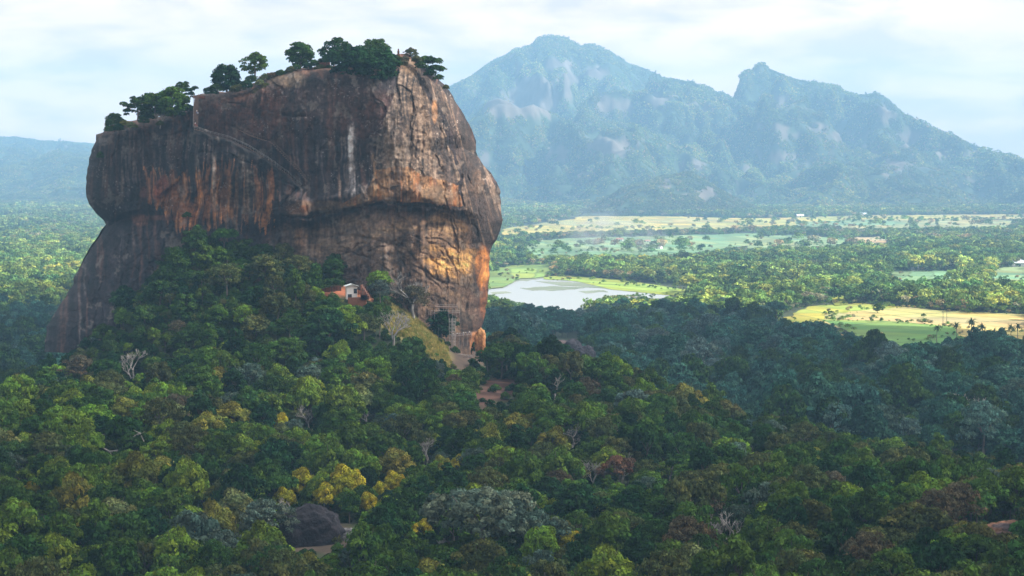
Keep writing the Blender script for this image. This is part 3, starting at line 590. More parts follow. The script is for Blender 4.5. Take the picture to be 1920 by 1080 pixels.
# the shapes: R about 5 m
SHAPES = {}
def shape(key, seed, R, zc, hz, npuff, nleaf, pr, leaf, H, r0=0.28, bark=None, **kw):
    SHAPES[key] = (crown_mesh('crown', seed, R, zc, hz, npuff, nleaf, pr, leaf, **kw), trunk_mesh('trunk', seed, H, r0, R*0.75), bark or M_BARK)
shape('rounded', 1, 5.0, 5.4, 4.4, 54, 4600, 0.26, 0.34, 10)
shape('rounded2', 2, 5.0, 5.3, 4.2, 66, 4600, 0.225, 0.33, 9.5)
shape('dense', 3, 5.2, 5.0, 4.9, 90, 6400, 0.22, 0.33, 10, hollow=0.6, low=0.7)
shape('spreading', 4, 5.6, 7.0, 2.6, 80, 4600, 0.18, 0.33, 9.0, flat=True)
shape('upright', 5, 3.9, 6.4, 5.8, 58, 4400, 0.27, 0.34, 12)
shape('open', 6, 5.2, 6.0, 4.0, 40, 2700, 0.19, 0.32, 9.5, r0=0.25, bark=M_GREYBARK)
shape('feathery', 7, 5.2, 5.6, 4.0, 130, 5200, 0.15, 0.23, 9.5, jit=0.9, bark=M_GREYBARK)
shape('clumpy', 8, 5.0, 5.4, 4.7, 34, 4400, 0.28, 0.34, 10)
shape('bush', 9, 4.0, 1.6, 2.6, 40, 2600, 0.27, 0.32, 3.5, r0=0.14)
shape('shrubby', 10, 5.0, 2.9, 4.6, 100, 6400, 0.22, 0.34, 7.5, hollow=0.6, low=0.95)
shape('shrubby open', 11, 5.2, 3.4, 4.6, 60, 4200, 0.2, 0.32, 7.5, r0=0.25, bark=M_GREYBARK, low=0.9)
shape('broad', 12, 5.4, 5.6, 2.9, 170, 11000, 0.115, 0.20, 8.6, flat=True)
BARES = []
for k in range(5):
    BARES.append(bare_mesh(20+k, 9.5, 0.75 + 0.08*k, 6 if k < 3 else 5, 0.36, 0.9 if k != 2 else 0.5))
TINT = {'dark green': (0.016,0.046,0.017), 'deep green': (0.031,0.070,0.016), 'mid green': (0.052,0.105,0.018), 'fresh green': (0.098,0.165,0.020), 'olive green': (0.066,0.082,0.028), 'yellowish green': (0.140,0.160,0.032),
        'bluish grey-green': (0.070,0.105,0.080), 'brownish': (0.088,0.078,0.045), 'bright yellow': (0.27,0.26,0.02), 'pale green': (0.120,0.150,0.060), 'reddish brown': (0.115,0.070,0.042), 'lime green': (0.20,0.27,0.03), 'teal green': (0.036,0.098,0.070), 'grey teal': (0.080,0.135,0.115)}  # the two teal tints have distance haze mixed into the leaf colour
TREES = []       # (root, x px, y px, colour word, shape word)
SIZEW = lambda R: 'small' if R < 3.6 else ('large' if R > 6.6 else 'mid-sized')
def put_tree(X, Y, Z, R, key, colour, name='broadleaf_tree', cat='tree', group=None, label=None, rng=random, squash=1.0):
    cm, tm, bk = SHAPES[key]; s = R/5.0
    root = obj(name, None, loc=(X, Y, Z), rz=rng.uniform(0, 6.28), scale=(s, s, s*squash)); root.empty_display_size = 0.5
    tag(root, label, cat, group)
    k = rng.uniform(0.82, 1.2); t = TINT[colour]; w = rng.uniform(-0.08, 0.1)
    if tm: obj('trunk', tm, bk, root)
    c = obj('crown', cm, M_LEAF, root); c['tint'] = [t[0]*k*(1+w), t[1]*k, t[2]*k]
    root['size_word'] = SIZEW(R)
    return root
def hero(px, py, R, key, colour, Y=None, **kw):
    """a tree whose crown centre is seen at (px, py), R in metres"""
    zc = {'bush': 1.8, 'upright': 7.0, 'spreading': 7.0, 'shrubby': 2.9, 'shrubby open': 3.4, 'broad': 6.2}.get(key, 5.9)*R/5*kw.get('squash', 1.0)
    if Y is None: X, Y, Z = hit(px, py, zc)
    else: X, _, Z = (float(a) for a in at(px, py, Y)); Z -= zc
    HEROES.append((X, Y, R)); SHOWN.append((px, py, R*FPX/Y, Y))
    r = put_tree(X, Y, Z, R, key, colour, **kw); TREES.append([r, px, py, colour, key]); return r
HEROES = []; SHOWN = [(662,545,24,925), (685,548,20,925), (605,541,10,925), (618,541,8,925), (850,625,26,948), (580,1005,55,620), (240,832,40,700), (835,590,20,950), (572,553,8,915)]
_r = random.Random(5)
G_TOP = 'trees growing on the summit rim of the rock'
for px, py, R, key, colour, Y, lab in [
  (215,230,6.0,'shrubby','deep green',990,'small round tree at the left end of the rock summit'),
  (258,203,7.2,'shrubby open','deep green',985,'open-crowned tree above the pale grass at the left of the rock summit'),
  (290,198,8.2,'shrubby','deep green',982,'dense tree in the clump left of the cliff stairway top'),
  (324,192,9.6,'shrubby','mid green',980,'broad bright tree beside the top of the cliff stairway'),
  (342,172,6.2,'shrubby open','deep green',990,'airy small crown rising above the clump by the stairway'),
  (425,147,8.6,'shrubby','dark green',978,'dark dense tree right of the brick stairway head on the rock'),
  (478,120,7.2,'shrubby open','mid green',985,'airy flat tree with open crown on the sloping summit'),
  (563,103,8.4,'shrubby','deep green',1000,'rounded lone tree standing on the skyline of the summit'),
  (632,94,7.8,'shrubby open','deep green',985,'tall open-crowned tree left of the biggest summit clump'),
  (655,118,10.5,'shrubby','dark green',968,'dark broad tree in the biggest clump hanging over the rock rim'),
  (706,122,11.0,'shrubby','dark green',962,'darkest and largest tree overhanging the rock rim at the summit'),
  (705,92,6.5,'shrubby','deep green',985,'rounded crown behind the overhanging trees of the summit'),
  (770,100,3.6,'shrubby open','olive green',1000,'small sparse tree right of the summit peak cairn'),
  (798,116,6.6,'spreading','deep green',995,'wind-swept flat tree leaning off the right summit edge'),
  (815,130,5.2,'spreading','deep green',996,'lowest wind-swept tree on the right summit edge')]:
    hero(px, py, R, key, colour, Y, label=lab, group=G_TOP, rng=_r, squash=0.9)
for px, py, R, colour, Y, lab in [(500,165,4.5,'olive green',972,'olive scrub bush on the rim below the sloping summit'),(520,172,2.6,'pale green',970,'pale dry bush at the rim above the dark overhang'),(235,232,3.4,'yellowish green',985,'yellowish bush on the left shoulder of the rock'),
  (450,165,3.5,'olive green',972,'low olive bush right of the dark dense summit tree'),(190,292,4.0,'deep green',1003,'green bush clinging to the left cliff face of the rock'),(755,120,3.5,'brownish',970,'brown dry bush under the summit peak'),(600,128,3.5,'olive green',980,'olive bush beside the red earth mound on the summit'),
  (300,232,3.0,'olive green',975,'olive bush below the summit clump on the left shoulder'),(350,404,3.2,'deep green',958,'small bush growing in the orange overhang of the rock')]:
    hero(px, py, R, 'bush', colour, Y, name='bush', cat='bush', label=lab, group='bushes on the rock', rng=_r)
# trees one can point to on the hill
for px, py, R, key, colour, lab in [
  (330,520,7.0,'shrubby','deep green','leafy tree low on the talus left of the tallest one'),(395,490,8.0,'shrubby','mid green','low spreading leafy tree right under the tallest one'),(270,600,7.5,'shrubby','deep green','leafy tree low on the talus under the left slab'),
  (455,475,7.5,'shrubby','deep green','leafy dark tree at the orange cliff foot'),(530,480,7.0,'shrubby','olive green','olive leafy tree at the cliff foot above the long retaining wall'),(590,490,6.5,'shrubby','olive green','low olive tree at the cliff foot left of the hut'),(350,580,8.0,'shrubby','deep green','leafy tree in the middle of the left talus'),(410,600,7.5,'shrubby','mid green','bright leafy tree below the broad grey-leaved one'),
  (720,545,6.0,'shrubby','olive green','olive bush-like tree right of the stepped brick wall'),(480,620,8.0,'shrubby','olive green','olive leafy tree below the lower red brick wall'),
  (368,455,8.0,'upright','deep green','tall bright tree at the foot of the overhang reaching highest up the rock'),
  (330,490,8.0,'dense','deep green','dense tree left of the tallest tree at the rock foot'),
  (425,520,9.0,'feathery','olive green','broad grey-leaved tree with fine twigs left of the brick terrace'),
  (500,505,9.0,'rounded2','olive green','wide olive tree at the rock foot above the terrace people'),
  (560,500,7.0,'feathery','olive green','thin olive tree at the rock foot behind the terrace path'),
  (625,505,6.5,'rounded','deep green','green tree directly behind the white hut'),
  (690,500,7.5,'feathery','olive green','grey thin-leaved tree behind the stepped brick wall'),
  (614,622,12.0,'dense','dark green','huge dark dense tree just below the white hut'),
  (540,660,8.0,'rounded','mid green','bright rounded tree left below the huge dark tree'),
  (775,560,8.5,'feathery','brownish','grey half-bare tree against the cliff right of the hut'),
  (884,650,3.2,'dense','deep green','dense small tree in front of the cliff scaffold'),
  (905,955,15.5,'broad','bluish grey-green','very large bluish grey-green tree with flat layered crown near the bottom'),
  (985,985,11.0,'broad','bluish grey-green','bluish grey-green crown leaning right beside the very large bluish tree'),
  (495,975,8.5,'feathery','bluish grey-green','soft bluish grey tree left of the dark boulder'),
  (975,800,7.5,'rounded2','yellowish green','big yellowish green tree on the ridge below the bare red slope'),
  (432,780,7.5,'clumpy','yellowish green','pale yellow-tipped tree midway down the left slope'),
  (240,770,7.0,'clumpy','yellowish green','yellow-tipped tree above the white arching branch'),
  (1085,950,8.6,'dense','dark green','very dark dome tree right of the large bluish tree'),
  (1120,705,9.5,'dense','deep green','broad deep green tree on the ridge crest right of the rock'),
  (960,655,9.0,'dense','olive green','broad olive tree hiding the right foot of the rock'),
  (1720,990,10.0,'rounded2','olive green','broad olive domed tree near the red bank at the lower right'),
  (1520,860,6.0,'clumpy','lime green','lime green tree on the end of the ridge'),
  (1490,850,4.5,'clumpy','fresh green','fresh green tree beside the lime one on the ridge end'),
  (1710,815,8.0,'dense','dark green','near-black rounded tree in the valley at the right'),
  (1160,880,6.5,'open','reddish brown','reddish brown dry-leaved tree in the middle of the right slope'),
  (1600,845,8.5,'feathery','reddish brown','rusty flat-topped tree above the pale forked trunk'),
  (1805,790,11.0,'feathery','olive green','huge thin olive tree around a pale forked trunk at the right'),
  (150,690,8.0,'feathery','brownish','broad brownish dry tree at the lower left of the rock'),
  (70,690,6.0,'feathery','brownish','purplish brown scrub tree at the rock left base'),
  (110,640,6.0,'rounded2','olive green','olive tree in front of the left base of the rock'),
  (235,560,7.5,'dense','dark green','dark tree standing against the left slab of the rock'),
  (300,545,7.0,'rounded2','deep green','deep green tree right of the dark tree by the left slab')]:
    hero(px, py, R, key, colour, label=lab, rng=_r)
G_YEL = 'trees in bright yellow flower'
for px, py, R, lab in [(650,905,5.4,'biggest bright yellow flowering tree in the middle of the slope'),(565,905,4.6,'bright yellow tree left of the biggest yellow one'),(535,935,3.4,'small yellow tree lowest in the left yellow cluster'),(610,930,3.8,'golden yellow tree below the biggest yellow one'),
  (690,945,3.2,'small yellow-green tree right of the golden one'),(740,905,3.6,'yellow tree above the boulder on the right of the cluster'),(715,920,2.6,'smallest yellow tree between two larger yellow ones'),(1065,1015,3.8,'yellow tree at the bottom below the dark dome tree'),(395,950,2.4,'lone small yellow tree in the left slope'),
  (860,870,3.0,'yellowish tree above the very large bluish tree'),(60,920,2.8,'lone yellow-green tip at the far left slope'),(790,995,3.0,'narrow yellow tree beside the pale boulder'),(525,790,3.0,'yellow tree high on the slope below the huge dark tree')]:
    hero(px, py, R*1.15, 'clumpy', 'bright yellow', squash=1.35, name='yellow_flowering_tree', label=lab, group=G_YEL, rng=_r)
# scrub all along the summit rim, each bush its own
_cs = ['olive green','deep green','brownish','pale green','dark green','mid green']; _k = 0
for px, py, R, c in [(203,243,2.2,1),(222,240,2.6,4),(247,236,2.4,3),(270,226,3.0,1),(283,218,3.2,4),(315,214,3.2,1),(334,212,3.0,5),(352,204,2.8,1),(395,172,3.0,4),(408,166,3.2,1),(440,168,2.6,0),(462,160,3.2,4),(474,150,3.0,1),(487,156,2.4,3),(496,146,2.6,0),(512,143,2.2,2),(528,138,2.4,1),(545,132,2.6,0),(556,127,2.2,1),
  (577,125,2.4,4),(590,120,2.6,1),(612,112,3.2,4),(618,132,3.2,1),(640,140,3.6,4),(676,140,3.4,1),(668,100,4.0,1),(684,108,4.2,4),(728,112,4.2,4),(735,130,3.2,1),(745,112,2.4,0),(758,112,2.2,2),(782,112,2.6,0),(790,124,2.8,1),(806,138,2.6,4),(822,146,2.2,1),(836,164,1.8,0),(540,160,2.2,2),(506,176,2.6,0),(480,172,2.6,2),(575,140,2.0,2)]:
    near = 'left shoulder' if px < 362 else ('middle slope' if px < 580 else ('highest clump' if px < 745 else 'right edge'))
    hero(px, py, R*1.5, 'bush', _cs[c], 972 if py > 155 and px > 360 else 982, name='bush', cat='bush', label=f"scrub bush of the {near} of the rock summit, {'leftmost' if _k == 0 else 'number'} {_k+1} along the rim" if 0 else f"low {_cs[c]} scrub on the summit rim of the rock, {near}", group=f'{_cs[c]} scrub on the {near} of the summit', rng=_r); _k += 1
def bare_tree(px, py, H, k, lab, Y=None, bark=None, rz=0.0, lean=0.0):
    zc = H*0.55
    if Y is None: X, Y, Z = hit(px, py, zc)
    else: X, _, Z = (float(a) for a in at(px, py, Y)); Z -= zc
    H = H*1.3; Z += 0.10*H if py > 300 else 0; root = obj('leafless_tree', None, loc=(X, Y, Z), rz=rz, scale=H/9.5); root.rotation_euler = (0, lean, rz)
    tag(root, lab, 'bare tree', 'leafless trees among the green canopy')
    tr, cr = BARES[k]
    obj('trunk', tr, bark or M_PALEBARK, root); obj('crown', cr, bark or M_PALEBARK, root); HEROES.append((X, Y, 4.0)); SHOWN.append((px, py + 8, 0.30*H*FPX/Y, Y))
for i, (px, py, H, lab, bk) in enumerate([
  (242,700,13,'white bare tree leaning over the slope left below the rock',1),(775,565,17,'tall pale bare tree against the cliff foot right of the hut',1),(737,625,14,'slim white bare tree on the grassy slope below the hut',1),
  (1385,1010,12,'wide white leafless tree at the bottom right of the slope',1),(1070,830,9,'thin whitish bare tree on the ridge slope right of the rock',1),(1540,755,15,'grey bare tree deep in the valley forest',0),(1632,770,19,'large pale grey leafless tree in the valley forest',0),
  (1815,800,24,'tall white-limbed tree at the right, taller than its neighbours',1),(1630,880,13,'white forked trunk below the rusty flat tree',1),(1165,890,9,'brown twiggy tree in the middle of the right slope',0),(800,855,8,'small grey leafless tree on the slope above the yellow trees',0),(580,790,8,'twisted pale bare tree on the upper middle slope',1),
  (1110,895,8,'brownish bare tree beside the reddish brown one',0),(690,785,7,'pale twiggy tree below the huge dark tree',0),(1255,890,8,'grey twig tree right of the middle slope',0),(60,690,9,'greyish purple bare scrub tree at the rock left base',0),(110,660,8,'grey twiggy tree beside the left base of the rock',0),(300,225,6,'small white bare tree on the left shoulder of the rock',1),
  (1345,990,7,'grey leafless tree left of the wide white one',0),(1040,735,9,'pale bare tree on the ridge top right of the rock',1),(1260,705,10,'whitish leafless crown beyond the ridge',0),(540,960,6,'grey bare tree beside the dark boulder',0),(1400,790,7,'brown-trunked bare tree at the end of the ridge',0)]):
    bare_tree(px, py, H, i % 5, lab, Y=(975 if py < 300 else None), bark=M_PALEBARK if bk else M_GREYBARK, rz=i*1.3)
# fallen white branch arching out of the canopy
def white_branch():
    X, Y, Z = hit(225, 840, 8.0); b = MB(); SHOWN.append((228, 836, 52, Y + 1)); Y -= 1.0
    P = [at(px, py, Y) for px, py in [(183,818),(190,838),(205,847),(225,845),(243,832),(252,818),(262,812),(270,828)]]
    b.tube([tuple(map(float, p)) for p in P], [0.16,0.28,0.36,0.42,0.46,0.44,0.32,0.18], 6)
    for a, c in (((190,838),(180,815)),((205,847),(212,856)),((252,818),(270,810)),((183,818),(196,814)), ((262,812),(250,806))):
        b.tube([tuple(map(float, at(*a, Y))), tuple(map(float, at(*c, Y - 1)))], [0.16, 0.05], 5)
    tag(obj('fallen_branch', b.mesh('fallen_branch', True), M_PALEBARK), 'white arching dead branch lying over the canopy of the left slope', 'branch')
white_branch()

# ---- the rest of the hill's trees: the largest in view as objects, the others as one wood
KEEP_OUT = [[(636,528),(702,526),(704,568),(640,566)], [(595,537),(640,531),(640,546),(595,550)], GRASSY, [(520,985),(600,965),(690,985),(690,1035),(520,1035)], [(885,730),(910,712),(965,705),(985,728),(930,768),(890,765)], [(1800,1010),(1850,985),(1925,985),(1925,1045),(1790,1040)],
            [(835,590),(915,590),(915,690),(850,690)], [(795,1010),(845,1008),(845,1035),(795,1035)], [(1385,830),(1435,828),(1435,856),(1385,856)]]
def scatter():
    rng = np.random.RandomState(11); n = 60000
    Y = 430 + (1240-430)*rng.rand(n)**0.9; X = (rng.rand(n)-0.5)*0.78*Y
    H = height(X, Y); R = np.clip(rng.lognormal(math.log(3.7), 0.36, n), 1.8, 7.5)
    pq, pr_ = project(X, Y, H); R = np.where((pq < 340) & (pr_ < 740), R*0.62, R)
    px, py = project(X, Y, H + 1.0); _, pt = project(X, Y, H + R*2.5)
    inrock = (X > -212) & (X < -8) & (Y > 960) & (Y < 1130)
    u = (px - 85)/800; rockf = ROCK_YC - np.interp(u, [0,.07,.14,.36,.62,.79,.89,1], [0,27,37,52,61,66,50,0])
    inrock |= (u > 0) & (u < 1) & (Y > rockf - 3) & (Y < 1130) & (H > 2)
    ok = ~inrock & (H > 1.5)
    for k in KEEP_OUT:
        ok &= ~poly_in(px, py, k) & ~poly_in(px, pt + 3, k) & ~poly_in(px, (pt+py)/2, k)
    for hx, hy, hr, hY in SHOWN:       # nothing stands right before a tree that the picture shows whole
        ok &= ~((np.abs(px - hx) < 0.62*(hr + R*FPX/Y)) & (pt < hy + 0.15*hr) & (Y < hY - 1) & (Y > hY - 90))
    X, Y, H, R, px, py, pt = (a[ok] for a in (X, Y, H, R, px, py, pt))
    order = np.argsort(-R, kind='stable'); cell = {}
    for hx, hy, hr in HEROES: cell.setdefault((int(hx//10), int(hy//10)), []).append((hx, hy, hr*0.95))
    acc = []
    for i in order:
        cx, cy = int(X[i]//10), int(Y[i]//10); good = True
        for a in range(-2, 3):
            for b in range(-2, 3):
                for (hx, hy, hr) in cell.get((cx+a, cy+b), ()):
                    if (hx-X[i])**2 + (hy-Y[i])**2 < (0.62*(hr + R[i]))**2: good = False; break
                if not good: break
            if not good: break
        if good: acc.append(i); cell.setdefault((cx, cy), []).append((X[i], Y[i], R[i]))
    a = np.array(acc); return [q[a] for q in (X, Y, H, R, px, py, pt)]
SX, SY, SH, SR, SPX, SPY, SPT = scatter()
# tell the nearer, unhidden ones: the crown top must not stand behind ground or nearer crowns
vis = (SPX > 8) & (SPX < 1912) & (SPT > 430) & (SPT < 1050) & (SY < 960)
for i in np.nonzero(vis)[0]:
    t = np.linspace(0.5, 0.985, 60); zx = CAMZ + (SH[i] + SR[i]*1.9 - CAMZ)*t
    if (zx < height(SX[i]*t, SY[i]*t) + 5.5).any(): vis[i] = False
score = np.where(vis, SR/SY, 0); pick = np.argsort(-score)[:300 - 50]; pick = pick[score[pick] > 0]
SPECIES = [('rounded','deep green',10),('rounded2','mid green',12),('dense','dark green',9),('dense','deep green',7),('spreading','deep green',6),('upright','mid green',6),('upright','dark green',5),('clumpy','fresh green',9),('clumpy','mid green',8),('open','olive green',3),
           ('feathery','olive green',4),('feathery','deep green',5),('feathery','brownish',1),('rounded2','olive green',3),('rounded','fresh green',6),('clumpy','yellowish green',4),('clumpy','pale green',2),('open','mid green',5),('spreading','olive green',2),('feathery','bluish grey-green',2),('rounded','bluish grey-green',1)]
_rng = np.random.RandomState(3); _w = np.array([s[2] for s in SPECIES], float)
def species(px, py, i):
    w = _w.copy()
    left = sstep(1150, 500, px)
    for k, (key, colour, _) in enumerate(SPECIES):
        if colour in ('fresh green', 'yellowish green', 'pale green'): w[k] *= 0.35 + 1.5*left*sstep(700, 800, py)
        if colour in ('olive green', 'brownish'): w[k] *= 1.7 - 0.9*left
        if colour in ('dark green', 'deep green') and py < 720: w[k] *= 1.6
    # neighbours tend to be alike
    q = np.cumsum(w/w.sum()); f = (0.5 + 0.5*float(vnoise(px/70, py/50, 91.0)))*0.5 + _rng.rand()*0.5
    return SPECIES[min(int(np.searchsorted(q, (f*1.7) % 1.0)), len(SPECIES)-1)]
SPEC = [species(SPX[i], SPY[i], i) for i in range(len(SX))]
_r = random.Random(9)
SHAPE_WORD = {'rounded':'rounded','rounded2':'knobbly','dense':'dense','spreading':'flat-crowned','upright':'tall upright','clumpy':'clumpy','open':'open-crowned','feathery':'feathery'}
def zone(px, py):
    if py < 600: return 'at the foot of the rock' if px > 420 else 'under the left side of the rock'
    if py < 700:
        return 'below the left slab of the rock' if px < 330 else ('below the brick terrace' if px < 560 else ('around the huge dark tree' if px < 720 else ('under the grassy slope' if px < 880 else 'on the ridge right of the rock')))
    if py < 800:
        return 'above the white arching branch' if px < 330 else ('on the slope between terrace and yellow trees' if px < 700 else ('below the red bare slope' if px < 1000 else ('along the ridge crest' if px < 1350 else 'behind the end of the ridge')))
    if py < 900:
        return 'by the white arching branch' if px < 330 else ('just above the yellow trees' if px < 760 else ('above the very large bluish tree' if px < 1040 else ('near the reddish brown tree' if px < 1350 else ('by the lime green tree' if px < 1580 else 'below the valley bare trees'))))
    if py < 990:
        return 'at the lower left edge' if px < 250 else ('left of the soft bluish tree' if px < 480 else ('among the yellow trees' if px < 780 else ('beside the very large bluish tree' if px < 1040 else ('round the very dark dome tree' if px < 1300 else ('above the wide white leafless tree' if px < 1560 else 'near the olive domed tree')))))
    return 'in the bottom left corner' if px < 300 else ('below the soft bluish tree' if px < 520 else ('below the dark boulder' if px < 760 else ('below the very large bluish tree' if px < 1040 else ('along the bottom edge right of centre' if px < 1360 else ('right of the wide white leafless tree' if px < 1640 else 'below the red bank at bottom right')))))
ORD = ['leftmost','second','third','fourth','fifth','sixth','seventh','eighth','ninth','tenth','eleventh','twelfth']
def forest_objects():
    rows = {}
    for i in pick:
        key, colour, _ = SPEC[i]
        r = put_tree(float(SX[i]), float(SY[i]), float(SH[i]), float(SR[i]), key, colour, group='trees on the forested hill', rng=_r, squash=_r.uniform(1.05, 1.5))
        py = 0.5*(SPY[i] + SPT[i]); rows.setdefault((r['size_word'], colour, SHAPE_WORD[key], zone(SPX[i], py)), []).append((SPX[i], py, r))
        HEROES.append((SX[i], SY[i], SR[i]))
    for (sz, colour, sh, zn), L in rows.items():
        L.sort(key=lambda q: q[0]); n = len(L)
        for k, (x, y, r) in enumerate(L):
            base = f"{sz} {colour} {sh} tree"
            if n == 1: lab = f"{base} {zn}"
            elif k == 0: lab = f"leftmost {base} of {('two','three','four','five','six','seven','eight')[min(n,8)-2]} {zn}"
            elif k == n-1: lab = f"rightmost {base} {zn}"
            else: lab = f"{ORD[k]} {base} from the left {zn}"
            r['label'] = lab
forest_objects()

# ---- woods as one object each, of many instanced trees
def instancer(name, coll, P, rot, scl, idx, tint, label=None):
    n = len(P); me = bpy.data.meshes.new(name); me.vertices.add(n); me.vertices.foreach_set('co', np.asarray(P, np.float32).ravel())
    def add(nm, typ, arr, f):
        a = me.attributes.new(nm, typ, 'POINT'); a.data.foreach_set(f, np.ascontiguousarray(arr).ravel())
    add('rot', 'FLOAT_VECTOR', np.asarray(rot, np.float32), 'vector'); add('scl', 'FLOAT_VECTOR', np.asarray(scl, np.float32), 'vector')
    add('pick', 'INT', np.asarray(idx, np.int32), 'value')
    c = np.ones((n, 4), np.float32); c[:, :3] = tint; add('tint', 'FLOAT_COLOR', c, 'color')
    o = bpy.data.objects.new(name, me); COL.objects.link(o)
    g = bpy.data.node_groups.new(name, 'GeometryNodeTree')
    g.interface.new_socket('Geometry', in_out='INPUT', socket_type='NodeSocketGeometry'); g.interface.new_socket('Geometry', in_out='OUTPUT', socket_type='NodeSocketGeometry')
    t = NT(g); gi = t.n('NodeGroupInput'); go = t.n('NodeGroupOutput')
    ci = t.n('GeometryNodeCollectionInfo', {'Collection': coll, 'Separate Children': True, 'Reset Children': True})
    na = lambda nm, ty: t.n('GeometryNodeInputNamedAttribute', {'Name': nm}, data_type=ty).outputs['Attribute']
    ip = t.n('GeometryNodeInstanceOnPoints', {'Points': gi.outputs[0], 'Instance': ci.outputs[0], 'Pick Instance': True, 'Instance Index': na('pick', 'INT'), 'Rotation': na('rot', 'FLOAT_VECTOR'), 'Scale': na('scl', 'FLOAT_VECTOR')})
    t.link(ip.outputs[0], go.inputs[0])
    md = o.modifiers.new('trees', 'NODES'); md.node_group = g
    tag(o, label, None, None, 'stuff'); return o
def src(coll, name, me, mats):
    o = bpy.data.objects.new(name, me); coll.objects.link(o)
    for m in mats:
        if m.name not in [x.name for x in me.materials if x]: me.materials.append(m)
    return o
def joined(cm, tm, bark):
    """crown and trunk in one mesh for the instanced woods"""
    def arr(me, k):
        v = np.empty(len(me.vertices)*3, np.float32); me.vertices.foreach_get('co', v); f = np.empty(len(me.loops), np.int32); me.loops.foreach_get('vertex_index', f)
        c = np.empty(len(me.vertices)*4, np.float32); me.attributes['col'].data.foreach_get('color', c); return v.reshape(-1, 3), f.reshape(-1, 4), c.reshape(-1, 4)[:, :3]
    a, b = arr(cm, 4), arr(tm, 4); me = mesh_np('tree', np.concatenate([a[0], b[0]]), np.concatenate([a[1], b[1] + len(a[0])]), np.concatenate([a[2], b[2]]))
    me.materials.append(M_LEAF); me.materials.append(bark)
    me.polygons.foreach_set('material_index', np.concatenate([np.zeros(len(a[1]), np.int32), np.ones(len(b[1]), np.int32)])); return me
TREE_KINDS = bpy.data.collections.new('tree_kinds'); KEYS = list(SHAPES)
for k, key in enumerate(KEYS):
    o = bpy.data.objects.new(f'tree_{k:02d}', joined(*SHAPES[key])); TREE_KINDS.objects.link(o)
def wood(name, X, Y, Z, R, spec, label=None, seed=1):
    rng = np.random.RandomState(seed); n = len(X); s = np.asarray(R)/5
    tint = np.array([TINT[q[1]] for q in spec])*rng.uniform(0.75, 1.25, (n, 1))*np.array([1, 1, 1]) * (1 + rng.uniform(-.08, .08, (n, 3)))
    rot = np.zeros((n, 3)); rot[:, 2] = rng.uniform(0, 6.28, n); scl = np.stack([s, s, s*rng.uniform(1.0, 1.45, n)], 1)
    return instancer(name, TREE_KINDS, np.stack([X, Y, Z], 1), rot, scl, [KEYS.index(q[0]) for q in spec], tint, label)
rest = np.setdiff1d(np.arange(len(SX)), pick)
wood('forest', SX[rest], SY[rest], SH[rest], SR[rest], [SPEC[i] for i in rest])
def undergrowth():
    rng = np.random.RandomState(21); n = 14000
    Y = 440 + 540*rng.rand(n); X = (rng.rand(n)-0.5)*0.60*Y; Z = height(X, Y); px, py = project(X, Y, Z + 1.5)
    ok = (Z > 2); R = rng.uniform(1.3, 3.2, n)
    for k in KEEP_OUT: ok &= ~poly_in(px, py, k) | (rng.rand(n) < 0.10); 
    ok &= ~poly_in(px, py, [(585,528),(706,524),(708,574),(640,570),(585,556)])
    u = (px - 85)/800; rockf = ROCK_YC - np.interp(u, [0,.07,.14,.36,.62,.79,.89,1], [0,27,37,52,61,66,50,0]); ok &= ~((u > 0) & (u < 1) & (Y > rockf - 2))
    m = 5000; Yf = 880 + 90*rng.rand(m); Xf = -190 + 170*rng.rand(m); Zf = height(Xf, Yf); pxf, pyf = project(Xf, Yf, Zf + 2); uf = (pxf - 85)/800
    okf = (pxf > 180) & (pxf < 735) & (pyf > 440) & (pyf < 600) & (Yf < ROCK_YC - np.interp(uf, [0,.07,.14,.36,.62,.79,.89,1], [0,27,37,52,61,66,50,0]) + 4)
    for k in KEEP_OUT[:2] + [GRASSY]: okf &= ~poly_in(pxf, pyf, k) & ~poly_in(pxf, pyf - 8, k)
    okf &= rng.rand(m) < 0.8
    X, Y, Z, R = (np.concatenate([a[ok], b_[okf]]) for a, b_ in ((X, Xf), (Y, Yf), (Z, Zf), (R, rng.uniform(2.0, 4.2, m)))); cs = ['olive green','deep green','mid green','brownish','dark green','pale green']
    sp = [('bush', cs[k]) for k in rng.choice(6, len(X), p=[.18,.32,.24,.07,.16,.03])]
    wood('undergrowth', X, Y, Z - 0.3, R, sp, seed=5)
undergrowth()

